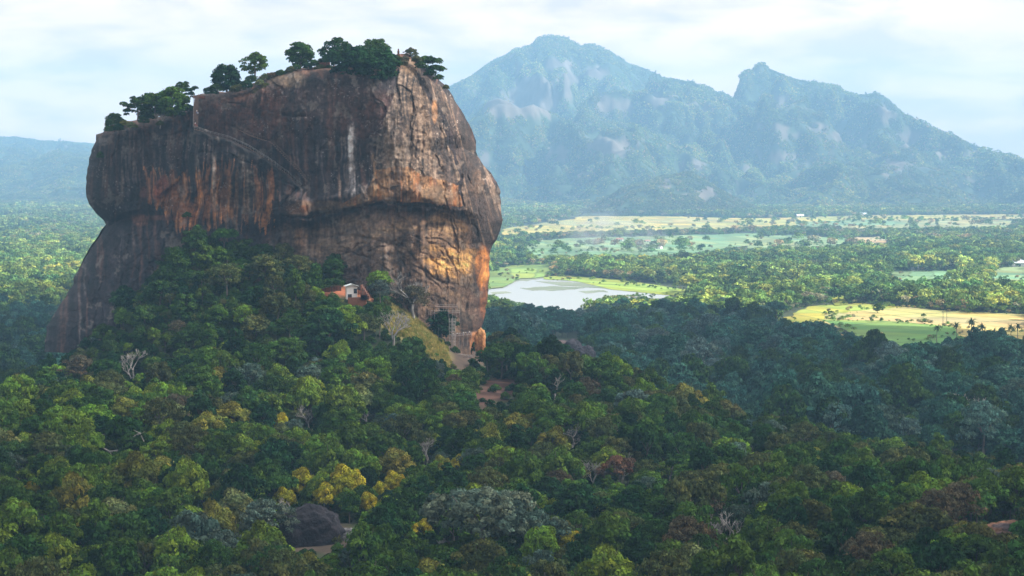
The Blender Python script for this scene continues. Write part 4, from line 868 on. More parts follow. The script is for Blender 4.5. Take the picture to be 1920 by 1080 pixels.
# ---- the plain: nearer part tree by tree, farther part in small groves
def visible_field(px, py): 
    r = np.zeros(np.shape(px), bool)
    for _, pts, _, _ in FIELDS: r |= poly_in(px, py, pts)
    return r | poly_in(px, py, LAKE)
def plain_ok(X, Y, h, rad):
    px, py = project(X, Y, 0*X); bad = np.zeros(len(X), bool)
    for f in (0.02, 0.5, 0.98):
        _, pz = project(X, Y, h*f)
        for q in (-0.8, 0, 0.8): bad |= visible_field(px + q*rad*FPX/Y, pz)
    return ~bad, px, py
def plain_near():
    rng = np.random.RandomState(31); pts = []
    Yg = np.arange(1010, 1990, 12.5)
    for y in Yg:
        xs = np.arange(-0.34*y, 0.38*y, 12.5); pts.append(np.stack([xs + rng.uniform(-5, 5, len(xs)), np.full(len(xs), y) + rng.uniform(-5, 5, len(xs))], 1))
    P = np.concatenate(pts); X, Y = P[:, 0], P[:, 1]; Z = height(X, Y); R = np.clip(rng.lognormal(math.log(7.8), 0.30, len(X)), 4, 14)*np.where(Y > 1600, 0.72, 1.0)
    ok, px, py = plain_ok(X, Y, R*2.45, R); ok &= (Z < 1.5) & ~((X > -215) & (X < 0) & (Y > 930) & (Y < 1150))
    for pts_ in ([(1010,628),(1085,622),(1110,660),(1105,690),(1030,690)],): ok &= ~poly_in(px, py - 12, pts_)
    X, Y, Z, R, px, py = (a[ok] for a in (X, Y, Z, R, px, py))
    sp = []
    for i in range(len(X)):
        w = [('dense','teal green'),('dense','deep green'),('rounded','teal green'),('rounded2','teal green'),('feathery','grey teal'),('spreading','teal green'),('rounded2','deep green'),('open','deep green'),('upright','teal green'),('feathery','bluish grey-green'),('clumpy','mid green')]
        sp.append(w[rng.choice(11, p=[.17,.17,.14,.13,.10,.08,.07,.04,.05,.03,.02])])
    wood('woodland', X, Y, Z, R, sp, seed=8)
plain_near()
def grove_mesh(seed, size, ntree, nleaf, leaf, R0, zflat, palms=0.0):
    rng = np.random.RandomState(seed); Ps, Cs = [], []
    cols = [(0.085,0.150,0.036),(0.125,0.190,0.044),(0.055,0.105,0.036),(0.20,0.25,0.055),(0.15,0.175,0.066),(0.19,0.18,0.10)]
    pos = []
    for k in range(ntree*8):
        q = rng.uniform(-size/2, size/2, 2)
        if all(np.hypot(*(q-p)) > R0*1.35 for p in pos): pos.append(q)
        if len(pos) >= ntree: break
    for q in pos:
        R = R0*rng.uniform(0.7, 1.35)
        C, N, K = crown_points(rng, R, R*1.15, R*0.75, 12, nleaf, 0.40, jit=0.5)
        t = np.array(cols[rng.choice(6, p=[.28,.25,.20,.13,.09,.05])])*rng.uniform(0.8, 1.3); C[:, :2] += q
        P, c = leaf_quads(C, N, leaf*rng.uniform(0.7, 1.3, len(C)), rng, K*t); Ps.append(P); Cs.append(c)
    P, c = np.concatenate(Ps), np.concatenate(Cs)
    me = mesh_np('grove', P, np.arange(len(P)).reshape(-1, 4), c); me.materials.append(M_WOODLAND); return me
GROVES_A = bpy.data.collections.new('groves_near'); GROVES_B = bpy.data.collections.new('groves_far'); GROVES_1 = bpy.data.collections.new('single_trees')
for k in range(6): GROVES_A.objects.link(bpy.data.objects.new(f'grove_{k}', grove_mesh(40+k, 30, 6, 260, 1.0, 6.2, 0)))
for k in range(6): GROVES_B.objects.link(bpy.data.objects.new(f'grove_{k}', grove_mesh(60+k, 64, 26, 80, 1.8, 6.0, 0)))
for k in range(4): GROVES_1.objects.link(bpy.data.objects.new(f'grove_{k}', grove_mesh(80+k, 1, 1, 300, 0.9, 6.0, 0)))
def grove_tint(X, Y, rng):
    n = len(X); a = fbm(X/230, Y/330, 6.0, 3); b = fbm(X/90, Y/140, 16.0, 2); k = np.clip(1.12 + 0.55*a + 0.35*b + rng.normal(0, 0.16, n), 0.4, 1.7); w = np.clip(0.25*b + rng.normal(0, .07, n), -.2, .15)
    return np.stack([k*(1 + w), k, k*(1 - w)], 1)
def plain_far():
    rng = np.random.RandomState(41)
    def jit(y0, y1, step):
        pts = []
        for y in np.arange(y0, y1, step):
            xs = np.arange(-0.30*y - 100, 0.31*y + 250, step); pts.append(np.stack([xs + rng.uniform(-.35, .35, len(xs))*step, y + rng.uniform(-.35, .35, len(xs))*step], 1))
        P = np.concatenate(pts); return P[:, 0], P[:, 1]
    def put(name, coll, X, Y, s, k):
        n = len(X); rot = np.zeros((n, 3)); rot[:, 2] = rng.uniform(0, 6.28, n); sc = np.repeat(s[:, None], 3, 1)
        instancer(name, coll, np.stack([X, Y, 0*X - 0.5], 1), rot, sc, rng.randint(0, k, n), grove_tint(X, Y, rng))
    X, Y = jit(1960, 3700, 33.0); s = rng.uniform(1.05, 1.75, len(X)); ok, px, py = plain_ok(X, Y, 13*s, 15*s)
    ok &= ~((vnoise(X/60, Y/110, 3.0) > 0.72)); put('treeline', GROVES_A, X[ok], Y[ok], s[ok], 6)
    X, Y = jit(3700, 8200, 60.0); s = rng.uniform(0.95, 1.5, len(X)); ok, px, py = plain_ok(X, Y, 13*s, 32*s)
    ok &= ~((vnoise(X/120, Y/260, 5.0) > 0.6) & (Y < 6100)); put('treeline', GROVES_B, X[ok], Y[ok], s[ok], 6)
    # single trees closing the gaps between the groves and the fields
    n = 160000; Y = 1650 + 4500*rng.rand(n)**0.8; X = (-0.05 + 0.34*rng.rand(n))*Y; s = rng.uniform(0.22, 1.2, n); near = np.zeros(n, bool); px, py = project(X, Y, 0*X); ok, _, _ = plain_ok(X, Y, 13*s, 6*s)
    for q in (-60, -25, 25, 60):
        for r in (-10, -5, 0, 6): near |= visible_field(px + q*FPX/Y*0.6, py + r)
    ok &= near & (px < 1960) & (px > 880) & (rng.rand(n) < 0.62); print('edge trees', ok.sum()); put('treeline', GROVES_1, X[ok], Y[ok], s[ok], 4)
    # single trees and small clumps standing in the fields
    n = 900; px = rng.uniform(930, 1925, n); py = 403 + 75*rng.rand(n)**1.0; D = ground_y(py); X, Y, _ = at(px, py, D)
    ok = (vnoise(px/40, py/7, 2.0) > 0.05); X, Y = X[ok], Y[ok]; put('treeline', GROVES_1, X, Y, rng.uniform(0.7, 1.8, len(X)), 4)
    ex, ey = [], []
    for pts in [f[1] for f in FIELDS]:
        cx, cy = curve(pts + [pts[0]], 400); L = sum(math.hypot(a[0]-b[0], a[1]-b[1]) for a, b in zip(pts, pts[1:])); m = int(L/8); j = rng.randint(0, 400, m)
        ex.append(cx[j] + rng.normal(0, 3.5, m)); ey.append(cy[j] + rng.normal(0, 1.1, m))
    ex, ey = np.concatenate(ex), np.concatenate(ey); ok = ey > 398; ex, ey = ex[ok], ey[ok]; D = ground_y(ey); X, Y, _ = at(ex, ey, D); put('treeline', GROVES_1, X, Y, rng.uniform(0.16, 0.62, len(X))*np.clip(D/2600, .7, 1.6), 4)
plain_far()
def mountain_woods():
    rng = np.random.RandomState(51); PP, RR, SS, TT = [], [], [], []
    for X, Y, Z, rock, VV, tone in MOUNT_SITES:
        P = np.stack([X, Y, Z], -1); a, b, c, d = P[:-1, :-1], P[1:, :-1], P[:-1, 1:], P[1:, 1:]
        nrm = np.cross(b - a, c - a); A = np.linalg.norm(nrm, axis=-1); nrm = nrm/(A[..., None] + 1e-9); nrm[nrm[..., 2] < 0] *= -1
        mid = (a + b + c + d)/4; rk = rock[:-1, :-1]; px, py = project(mid[..., 0], mid[..., 1], mid[..., 2])
        prob = A/(31.0*31.0)*(rk < 0.4)*(VV[:-1, :-1] < 1.08)*(mid[..., 2] > 1.0)*(px > -150)*(px < 2100)*(np.abs(px - 500) > 330)
        k = rng.rand(*prob.shape) < prob
        m, q = mid[k], nrm[k]; PP.append(m - q*2.0)
        RR.append(np.stack([-np.arcsin(np.clip(q[:, 1], -1, 1)), np.arctan2(q[:, 0], q[:, 2]), 0*q[:, 0]], 1)); SS.append(rng.uniform(0.45, 0.72, len(m))); TT.append(np.full(len(m), tone))
    print('mountain groves', sum(len(q) for q in PP))
    P, R, S = np.concatenate(PP), np.concatenate(RR), np.concatenate(SS)
    instancer('mountain_forest', GROVES_B, P, R, np.repeat(S[:, None], 3, 1), rng.randint(0, 6, len(P)), grove_tint(P[:, 0], P[:, 1], rng)*np.array((0.98, 0.87, 1.2))*np.concatenate(TT)[:, None])  # blue of the far haze put into the leaf tint, with a tone per ridge
mountain_woods()
# ------------------------------------------------------------------ boulders and outcrops
M_STONE = plain_material('boulder_stone', (0, 0, 0), 0.85, 0.35, 0.8, attr=True, bump=0.6)
def boulder(px, py, w, h, dp, c, lab, seed, name='boulder', Y=None, sink=0.35, flat=1.0, c2=None, rz=0.0):
    if Y is None: X, Y, Z = hit(px, py)
    else: X, _, Z = (float(a) for a in at(px, py, Y))
    nt, nph = 56, 40; th = np.linspace(0, 2*np.pi, nt, endpoint=False); ph = np.linspace(-np.pi/2, np.pi/2, nph)
    T, P = np.meshgrid(th, ph); sg = lambda a, e: np.sign(a)*np.abs(a)**e
    x, y, z = sg(np.cos(P), .8)*sg(np.cos(T), .75), sg(np.cos(P), .8)*sg(np.sin(T), .75), sg(np.sin(P), .8)
    k = 1 + 0.30*fbm(x*1.8 + seed, y*1.6, z*1.6, 4) + 0.13*fbm(x*6 + seed, y*6, z*6, 3)
    V = np.stack([x*k*w/2, y*k*dp/2, z*k*h/2*flat + h*(0.5 - sink)], -1).reshape(-1, 3)
    n = fbm(x*3 + seed, y*3, z*1.2, 4)[..., None]; c = np.array(c)*(1 + 0.5*n)
    if c2 is not None: q = sstep(0.0, 0.3, fbm(x*2.2 + seed, y*2, z*2.5 + 4, 3) + 0.25*z)[..., None]; c = c*(1-q) + np.array(c2)*q
    me = mesh_np(name, V, grid_faces(nph, nt, True), np.clip(c, 0.01, 0.7).reshape(-1, 3), True)
    return tag(obj(name, me, M_STONE, loc=(X, Y, Z), rz=rz), lab, 'boulder' if name == 'boulder' else 'rock')
boulder(580,1020,20,15,11,(0.020,0.017,0.022),'large smooth dark purple boulder among trees at the bottom of the slope',1.0,sink=0.3)
boulder(655,1012,7,5,5,(0.12,0.11,0.11),'grey broken rock at the right end of the large dark boulder',2.0,c2=(0.26,0.25,0.25))
boulder(822,1026,5,4.5,4,(0.30,0.28,0.27),'small pale grey boulder on bare soil near the bottom edge',3.0,c2=(0.40,0.38,0.36))
boulder(1405,848,10,6,6,(0.07,0.055,0.055),'dark rock with a white patch at the end of the ridge',4.0)
boulder(1416,842,2.4,2.2,2,(0.5,0.48,0.46),'small white stone on the dark rock at the ridge end',4.5)
boulder(1890,1012,17,8,9,(0.065,0.048,0.05),'brown sloping boulder above the red bank at the right edge',5.0,c2=(0.20,0.10,0.06))
boulder(1835,1030,12,4,7,(0.11,0.055,0.045),'low reddish slab below the brown boulder at the right edge',5.5)
boulder(1045,650,20,9,12,(0.085,0.065,0.07),'pale purplish cliff outcrop in the forest right of the big rock',6.0,'rock_outcrop',Y=1230,sink=.6,c2=(0.14,0.10,0.095))
boulder(1075,655,10,12,9,(0.05,0.045,0.055),'dark square outcrop beside the purplish cliff in the forest',7.0,'rock_outcrop',Y=1225,sink=.5)
boulder(1098,672,11,14,10,(0.045,0.04,0.05),'dark steep slab lowest of the forest outcrops',8.0,'rock_outcrop',Y=1180,sink=.5)
boulder(900,640,5.2,10.5,6,(0.36,0.15,0.055),'orange layered block standing at the right foot of the big rock',9.0,'rock_outcrop',Y=948,sink=.5,c2=(0.50,0.24,0.09))
boulder(700,735,7,5,5,(0.10,0.08,0.07),'brown half-hidden rock below the huge dark tree',10.0)

# ------------------------------------------------------------------ hut, brick terraces, walls
M_WHITE = plain_material('white_plaster', (0.78, 0.77, 0.76), 0.8, 0.08, 1.2)
M_TIN = plain_material('pale_sheet_roof', (0.62, 0.67, 0.68), 0.5, 0.12, 1.5)
M_DARK = plain_material('dark_opening', (0.02, 0.025, 0.035), 0.4, 0.1, 1.0)
M_WOOD = plain_material('brown_timber', (0.14, 0.085, 0.055), 0.8, 0.3, 1.5)
M_BRICK, t = new_mat('red_brick')
tc = t.n('ShaderNodeTexCoord'); br = t.n('ShaderNodeTexBrick', {'Vector': tc.outputs['Object'], 'Color1': (0.21,0.075,0.042,1), 'Color2': (0.14,0.055,0.035,1), 'Mortar': (0.16,0.09,0.06,1), 'Scale': 1.2, 'Mortar Size': 0.03})
nz = t.n('ShaderNodeTexNoise', {'Vector': tc.outputs['Object'], 'Scale': 0.9, 'Detail': 6.0}); mr = t.n('ShaderNodeMapRange', {'Value': nz.outputs['Fac'], 'From Min': .3, 'From Max': .7, 'To Min': .55, 'To Max': 1.35})
ml = t.n('ShaderNodeVectorMath', {0: br.outputs['Color'], 1: mr.outputs[0]}, operation='MULTIPLY')
pb = t.n('ShaderNodeBsdfPrincipled', {'Base Color': ml.outputs[0], 'Roughness': 0.9}); t.n('ShaderNodeOutputMaterial', {'Surface': pb.outputs[0]})
M_EARTH = plain_material('orange_earth', (0.20, 0.08, 0.042), 0.95, 0.25, 0.9)
HUT_Y = 924.0
HX0, _, HZ0 = (float(a) for a in at(660, 557, HUT_Y))
def wedge(mb, x0, x1, y0, y1, z0, z1):
    """gable roof, ridge along y"""
    xm = (x0+x1)/2
    for (a, b) in (((x0, z0), (xm, z1)), ((xm, z1), (x1, z0))):
        (xa, za), (xb, zb) = a, b
        mb.quad([(xa, y0, za), (xb, y0, zb), (xb, y1, zb), (xa, y1, za)]); mb.quad([(xa, y0, za-.18), (xa, y1, za-.18), (xb, y1, zb-.18), (xb, y0, zb-.18)])
        mb.quad([(xa, y0, za-.18), (xb, y0, zb-.18), (xb, y0, zb), (xa, y0, za)]); mb.quad([(xa, y1, za), (xb, y1, zb), (xb, y1, zb-.18), (xa, y1, za-.18)])
def hut():
    root = obj('hut', None, loc=(HX0, HUT_Y, HZ0), rz=R_(14)); tag(root, 'small white hut with pale roof and dark side window on the red terrace', 'hut')
    b = MB(); b.box(-2.4, 2.4, 0, 3.4, -1, 4.6); b.quad([(-2.4, 0, 4.6), (2.4, 0, 4.6), (0, 0, 5.35), (-.1, 0, 5.35)]); b.quad([(2.4, 3.4, 4.6), (-2.4, 3.4, 4.6), (-.1, 3.4, 5.35), (0, 3.4, 5.35)]); obj('wall', b.mesh('wall'), M_WHITE, root)
    b = MB(); wedge(b, -3.1, 3.1, -0.9, 4.0, 4.9, 5.9); obj('roof', b.mesh('roof'), M_TIN, root)
    b = MB(); b.box(0.75, 2.25, -0.06, 0.1, 1.6, 3.7); w = obj('window', b.mesh('window'), M_DARK, root)
    b = MB(); b.box(0.6, 2.4, -0.14, -0.02, 1.38, 1.58); obj('sill', b.mesh('sill'), M_WHITE, w)
    b = MB(); b.box(-1.9, -0.1, -0.07, 0.1, -0.2, 1.3); obj('door', b.mesh('door'), M_DARK, root)
    b = MB(); b.box(-3.0, 3.0, -0.85, -0.7, 4.55, 4.75); [b.box(x-.07, x+.07, -0.82, -0.72, -1, 4.56) for x in (-2.9, 2.9)]; obj('porch_frame', b.mesh('porch_frame'), M_WOOD, root)
hut()
b = MB(); b.box(-1.6, 6.4, -3.6, 3.0, -5.0, -0.15); tag(obj('terrace', b.mesh('terrace'), M_EARTH, loc=(HX0, HUT_Y, HZ0)), None, None, None, 'structure')
b = MB()
for k in range(6): b.box(3.7 + 0.62*k, 4.3 + 0.62*k, -4.0 + 0.25*k, 4.0, -1.0, 5.4 - 0.92*k)
for k in range(5): b.box(3.75, 6.6, -4.6 - 0.0*k + 0.001, -4.1, -1.0, 1.2)
tag(obj('brick_wall', b.mesh('brick_wall'), M_BRICK, loc=(HX0 + .4, HUT_Y, HZ0)), 'stepped red brick wall descending beside the white hut', 'brick wall')
def brick_run(p0, p1, h, dp, lab, Yoff=-1.0, name='brick_wall', Y=None):
    Y = hit(*p0)[1] + Yoff if Y is None else Y
    a, c = [tuple(map(float, at(*p, Y))) for p in (p0, p1)]; b = MB(); n = 7
    for k in range(n):
        x0 = a[0] + (c[0]-a[0])*k/n; x1 = a[0] + (c[0]-a[0])*(k+0.98)/n; z = a[2] + (c[2]-a[2])*(k+.5)/n; hh = h*(0.75 + 0.4*_LAT[k, int(p0[0]) % 64, 3])
        b.box(x0, x1, Y, Y + dp, z - 0.9, z + hh)
    tag(obj(name, b.mesh(name), M_BRICK), lab, 'brick wall')
brick_run((566,551),(640,541), 1.3, 1.0, 'low red brick wall along the path left of the white hut')
brick_run((470,566),(545,556), 2.2, 1.2, 'long red brick retaining wall under the olive tree left of the path')
brick_run((505,577),(560,572), 1.4, 1.0, 'lower red brick wall below the long retaining wall')
brick_run((362,181),(384,181), 0.5, 2.5, 'red brick head of the stairway at the rock summit edge', Y=978)
brick_run((592,124),(618,122), 2.8, 4.0, 'red brick ruin mound on the summit left of the biggest clump', Y=992)
brick_run((640,118),(676,118), 2.6, 3.0, 'red brick terrace ruin half hidden by the summit trees', Y=993)
brick_run((500,140),(548,134), 0.9, 2.0, 'low red terrace wall on the sloping summit', Y=985)
X, _, Z = (float(a) for a in at(747, 104, 985)); b = MB(); b.box(-.7, .7, -.7, .7, -2, .6); b.box(-.5, .5, -.5, .5, .6, 2.2); b.box(-.3, .3, -.3, .3, 2.2, 3.1)
tag(obj('stone_cairn', b.mesh('stone_cairn'), M_BRICK, loc=(X, 985, Z)), 'small stone pillar at the highest point of the summit', 'cairn')

# ------------------------------------------------------------------ stairways on the cliff
M_STEEL = plain_material('grey_steel', (0.30, 0.28, 0.28), 0.5, 0.25, 2.0, metal=0.3)
M_RUST = plain_material('rusty_steel', (0.17, 0.115, 0.095), 0.7, 0.3, 2.0)
M_PALE = plain_material('pale_rail', (0.36, 0.33, 0.32), 0.6, 0.2, 2.0)
def on_rock(px, py, off=-1.2): return tuple(float(a) for a in at(px, py, rock_depth(px, py) + off))
def stairway(name, pts, n, lab, wide=1.5, mats=(M_RUST, M_STEEL)):
    xs, ys = curve(pts, n); P = [Vector(on_rock(x, y)) for x, y in zip(xs, ys)]
    Ys = np.convolve(np.pad([p.y for p in P], 3, mode='edge'), np.ones(7)/7, 'valid')
    for p, y in zip(P, Ys): p.y = y
    root = obj(name, None, loc=P[0]); tag(root, lab, 'stairway'); inv = -P[0]
    d = MB(); r1 = MB(); r2 = MB(); po = MB()
    for a, c in zip(P[:-1], P[1:]):
        a, c = a + inv, c + inv; z = min(a.z, c.z); d.box(min(a.x, c.x), max(a.x, c.x), a.y - wide/2, a.y + wide/2, z - 0.35, z)
    r1.tube([p + inv + Vector((0, -wide/2, 1.15)) for p in P], 0.075, 4); r1.tube([p + inv + Vector((0, -wide/2, 0.6)) for p in P], 0.05, 4)
    for p in P[::2]: q = p + inv + Vector((0, -wide/2, 0)); po.tube([q - Vector((0, 0, .8)), q + Vector((0, 0, 1.15))], 0.06, 4)
    obj('tread', d.mesh('tread'), mats[0], root); obj('handrail', r1.mesh('handrail'), mats[1], root); obj('post', po.mesh('post'), mats[1], root)
stairway('cliff_stairway', [(366,241),(392,250),(430,260),(470,278),(510,304),(545,329),(566,350)], 60, 'long diagonal steel stairway crossing the dark upper cliff')
stairway('cliff_stairway', [(444,240),(470,253),(510,266),(540,298),(560,318),(576,338)], 40, 'upper thin railed stairway above the long diagonal one on the cliff', 0.9, (M_RUST, M_RUST))
def steep_stair():
    root = obj('steep_staircase', None, loc=on_rock(367, 238, -1.5)); tag(root, 'steep pale-railed staircase climbing to the brick head at the summit edge', 'staircase'); o = Vector(root.location)
    s, l, r = MB(), MB(), MB(); top = Vector(at(368, 180, 975)) - o
    for k in range(40): p = top*(k/40); s.box(p.x - 1.0, p.x + 1.0, p.y - .2, p.y + .5, p.z - .15, p.z + .1)
    for mb, dx in ((l, -1.1), (r, 1.1)):
        mb.tube([Vector((dx, -.3, 1.1)), top + Vector((dx, -.3, 1.1))], 0.08, 4)
        for k in range(0, 41, 5): p = top*(k/40) + Vector((dx, -.3, 0)); mb.tube([p, p + Vector((0, 0, 1.1))], 0.06, 4)
    obj('step', s.mesh('step'), M_RUST, root); obj('handrail', l.mesh('handrail'), M_PALE, root); obj('handrail', r.mesh('handrail'), M_RUST, root)
steep_stair()
def gallery(lab, x0, x1, y, Y, posts, hgt=4.5, mat=M_PALE):
    a, c = [Vector(tuple(map(float, at(x, yy, Y)))) for x, yy in ((x0, y[0]), (x1, y[1]))]; root = obj('cliff_gallery', None, loc=a); tag(root, lab, 'walkway', 'steel walkways at the right foot of the rock'); c = c - a
    d = MB(); n = 8
    for k in range(n): p, q = c*(k/n), c*((k+1)/n); d.box(p.x, q.x, p.y - 1.0, p.y + 3.5, p.z - .3, p.z)
    rl = MB(); up = Vector((0, -1.0, 1.1)); rl.tube([up, c + up], .07, 4); rl.tube([up*0.5 + Vector((0, -.5, 0)), c + up*0.5 + Vector((0, -.5, 0))], .05, 4)
    obj('deck', d.mesh('deck'), M_RUST, root); obj('handrail', rl.mesh('handrail'), mat, root)
    for k in range(posts): p = c*(k/(posts-1)) + Vector((0, -1.0, 0)); b = MB(); b.tube([p - Vector((0, 0, hgt)), p + Vector((0, 0, 1.1))], .06, 4); obj('post', b.mesh('post'), mat, root)
gallery('topmost steel walkway under the overhanging right cliff', 815, 858, (575,576), 951, 6, 3.0, M_STEEL)
gallery('pale horizontal walkway below the topmost one on the right cliff', 808, 862, (587,587), 950, 9, 4.5)
gallery('short walkway carrying the row of visitors at the right cliff', 846, 884, (631,627), 947, 6, 5.0)
gallery('lowest railed landing below the visitors at the right cliff', 858, 886, (668,671), 945, 5, 4.0)
gallery('steel landing left of the spiral staircase on the right cliff', 822, 842, (617,617), 948, 4, 8.0)
def spiral():
    o = Vector(tuple(map(float, at(848, 646, 945)))); root = obj('spiral_staircase', None, loc=o); tag(root, 'caged steel spiral staircase rising to the visitors walkway', 'staircase'); H = 12.0
    b = MB(); b.tube([(0, 0, -4), (0, 0, H)], .16, 6); obj('pole', b.mesh('pole'), M_PALE, root)
    b = MB()
    for k in range(60): a = k*0.42; z = k*H/60; b.quad([(0, 0, z), (1.3*math.cos(a), 1.3*math.sin(a), z), (1.3*math.cos(a+.4), 1.3*math.sin(a+.4), z), (.05, .05, z + .01)])
    obj('step', b.mesh('step'), M_RUST, root)
    b = MB()
    for k in range(10): a = 2*math.pi*k/10; b.tube([(1.45*math.cos(a), 1.45*math.sin(a), -4), (1.45*math.cos(a), 1.45*math.sin(a), H)], .05, 4)
    for z in np.arange(0, H, 1.5): b.tube([(1.45*math.cos(a), 1.45*math.sin(a), z) for a in np.linspace(0, 6.283, 13)], .05, 4)
    obj('cage', b.mesh('cage'), M_PALE, root)
spiral()
# ------------------------------------------------------------------ visitors
M_PERSON = plain_material('clothes_and_skin', (0, 0, 0), 0.85, 0.08, 6.0, attr=True)
def person_mesh(pose, shirt, legs, hair=(0.02,0.015,0.012), skin=(0.28,0.16,0.10)):
    s = {'stand': (0.0, 0.08, 0.10), 'walk': (0.24, 0.30, 0.22), 'climb': (0.16, 0.2, 0.3)}[pose]; st, ar, _ = s; up = 0.22 if pose == 'climb' else 0
    J = [(0,0,.95,.15,-1),(0,0,1.18,.15,0),(0,-.01,1.42,.17,1),(0,-.02,1.53,.065,2),(0,-.03,1.66,.105,3),(0,-.02,1.74,.085,4),
         (.10,-st*.5,.52+up*.6,.085,0),(.11,-st,.08+up,.055,6),(.11,-st-.15,.04+up,.045,7),(-.10,st*.4,.50,.085,0),(-.11,st,.08,.055,9),(-.11,st-.15,.04,.045,10),
         (.21,0,1.40,.065,2),(.27,ar*.4,1.13,.048,12),(.27,-ar*.3,.90,.04,13),(.27,-ar*.45,.81,.035,14),(-.21,0,1.40,.065,2),(-.27,-ar*.4,1.13,.048,16),(-.26,-ar,.93,.04,17),(-.26,-ar-.07,.86,.035,18),
         (.0,-.125,1.645,.022,4)]
    me = bpy.data.meshes.new('person'); me.from_pydata([j[:3] for j in J], [(i, j[4]) for i, j in enumerate(J) if j[4] >= 0], [])
    o = bpy.data.objects.new('person', me); COL.objects.link(o); md = o.modifiers.new('skin', 'SKIN'); md.use_smooth_shade = True
    if not me.skin_vertices: me.attributes
    for sv, j in zip(me.skin_vertices[0].data, J): sv.radius = (j[3], j[3]*0.9)
    me.skin_vertices[0].data[0].use_root = True
    o.modifiers.new('sub', 'SUBSURF').levels = 1
    dg = bpy.context.evaluated_depsgraph_get(); r = bpy.data.meshes.new_from_object(o.evaluated_get(dg)); bpy.data.objects.remove(o)
    n = len(r.vertices); v = np.empty(n*3, np.float32); r.vertices.foreach_get('co', v); v = v.reshape(-1, 3)
    c = np.empty((n, 4), np.float32); c[:] = (*shirt, 1); low = (v[:, 2] < 1.0) & (np.abs(v[:, 0]) < 0.215); c[low, :3] = legs; c[(v[:, 2] > 1.5) | ((np.abs(v[:, 0]) > .215) & (v[:, 2] < 1.2)), :3] = skin
    c[(v[:, 2] < .09 + 0*v[:, 2]), :3] = (0.03,0.03,0.03); c[(v[:, 2] > 1.70) | ((v[:, 2] > 1.56) & (v[:, 1] > 0.02)), :3] = hair
    a = r.attributes.new('col', 'FLOAT_COLOR', 'POINT'); a.data.foreach_set('color', c.ravel()); r.materials.append(M_PERSON); return r
def add_person(pose, px, py, Y, shirt, legs, lab, rz=0.0, group='visitors on the rock'):
    X, _, Z = (float(a) for a in at(px, py, Y)); o = obj('person', person_mesh(pose, shirt, legs), None, None, (X, Y, Z), rz); tag(o, lab, 'person', group)
W, N_, Rd, Bl, Bk = (.75,.75,.76), (.04,.05,.10), (.45,.05,.05), (.10,.20,.45), (.03,.03,.03)
for pose, px, py, dY, sh, lg, lab, rz in [('walk',601.5,543,0,W,W,'person in white with white trousers walking on the path, leftmost of the pair',1.2),('walk',605,542.5,0,W,N_,'person in white shirt and dark trousers on the path beside the one in white',1.4),
    ('stand',616,542,0,N_,Bk,'person in dark clothes standing on the path left of the hut',.4),('stand',619,541.5,0,W,N_,'person in white shirt standing right of the dark-clothed one',.2),('walk',571,554,0,W,Bk,'lone person in white shirt lower on the path',1.5),('stand',641,533.5,3,Bl,Bk,'person in dark blue near the bushes behind the hut',.8),('walk',553,536,0,W,Bk,'person in white under the olive tree by the wall',2.0)]:
    Y = hit(px, py)[1] - 1.5; add_person(pose, px, py, Y, sh, lg, lab, rz)
for k, (px, py, sh, lg, lab) in enumerate([(369,213,W,Bl,'person in white high on the steep staircase'),(371,217,(.5,.6,.75),N_,'person in pale blue just below the one in white on the steep staircase'),(366,236,W,Rd,'person in white shirt and red trousers at the staircase foot'),(369,241,Rd,Bk,'person in red shirt at the lowest step of the staircase'),(367,229,N_,Bk,'person in dark clothes midway on the steep staircase')]):
    add_person('climb', px, py, rock_depth(px, 238) - 2.0 + (238-py)*0.02, sh, lg, lab, 0.2*k)
cs = [(W,N_),(N_,Bk),(W,Bk),((.35,.4,.5),N_),(Bk,N_),(W,Bl),((.55,.5,.45),Bk),(N_,N_),(W,Bk)]
wd = ['first person from the left in the row on the short walkway, white shirt','second person in the walkway row, dark clothes','third person in the walkway row, white shirt and black trousers','fourth person in the walkway row, greyish blue shirt','fifth person in the walkway row, all in black','sixth person in the walkway row, white shirt and blue trousers','seventh person in the walkway row, beige shirt','eighth person in the walkway row, navy clothes','last person at the right end of the walkway row, white shirt']
for k, (sh, lg) in enumerate(cs): add_person('stand' if k % 2 else 'walk', 849.5 + 3.9*k, 631.0 - 0.42*k, 946.6, sh, lg, wd[k], 0.5*k)
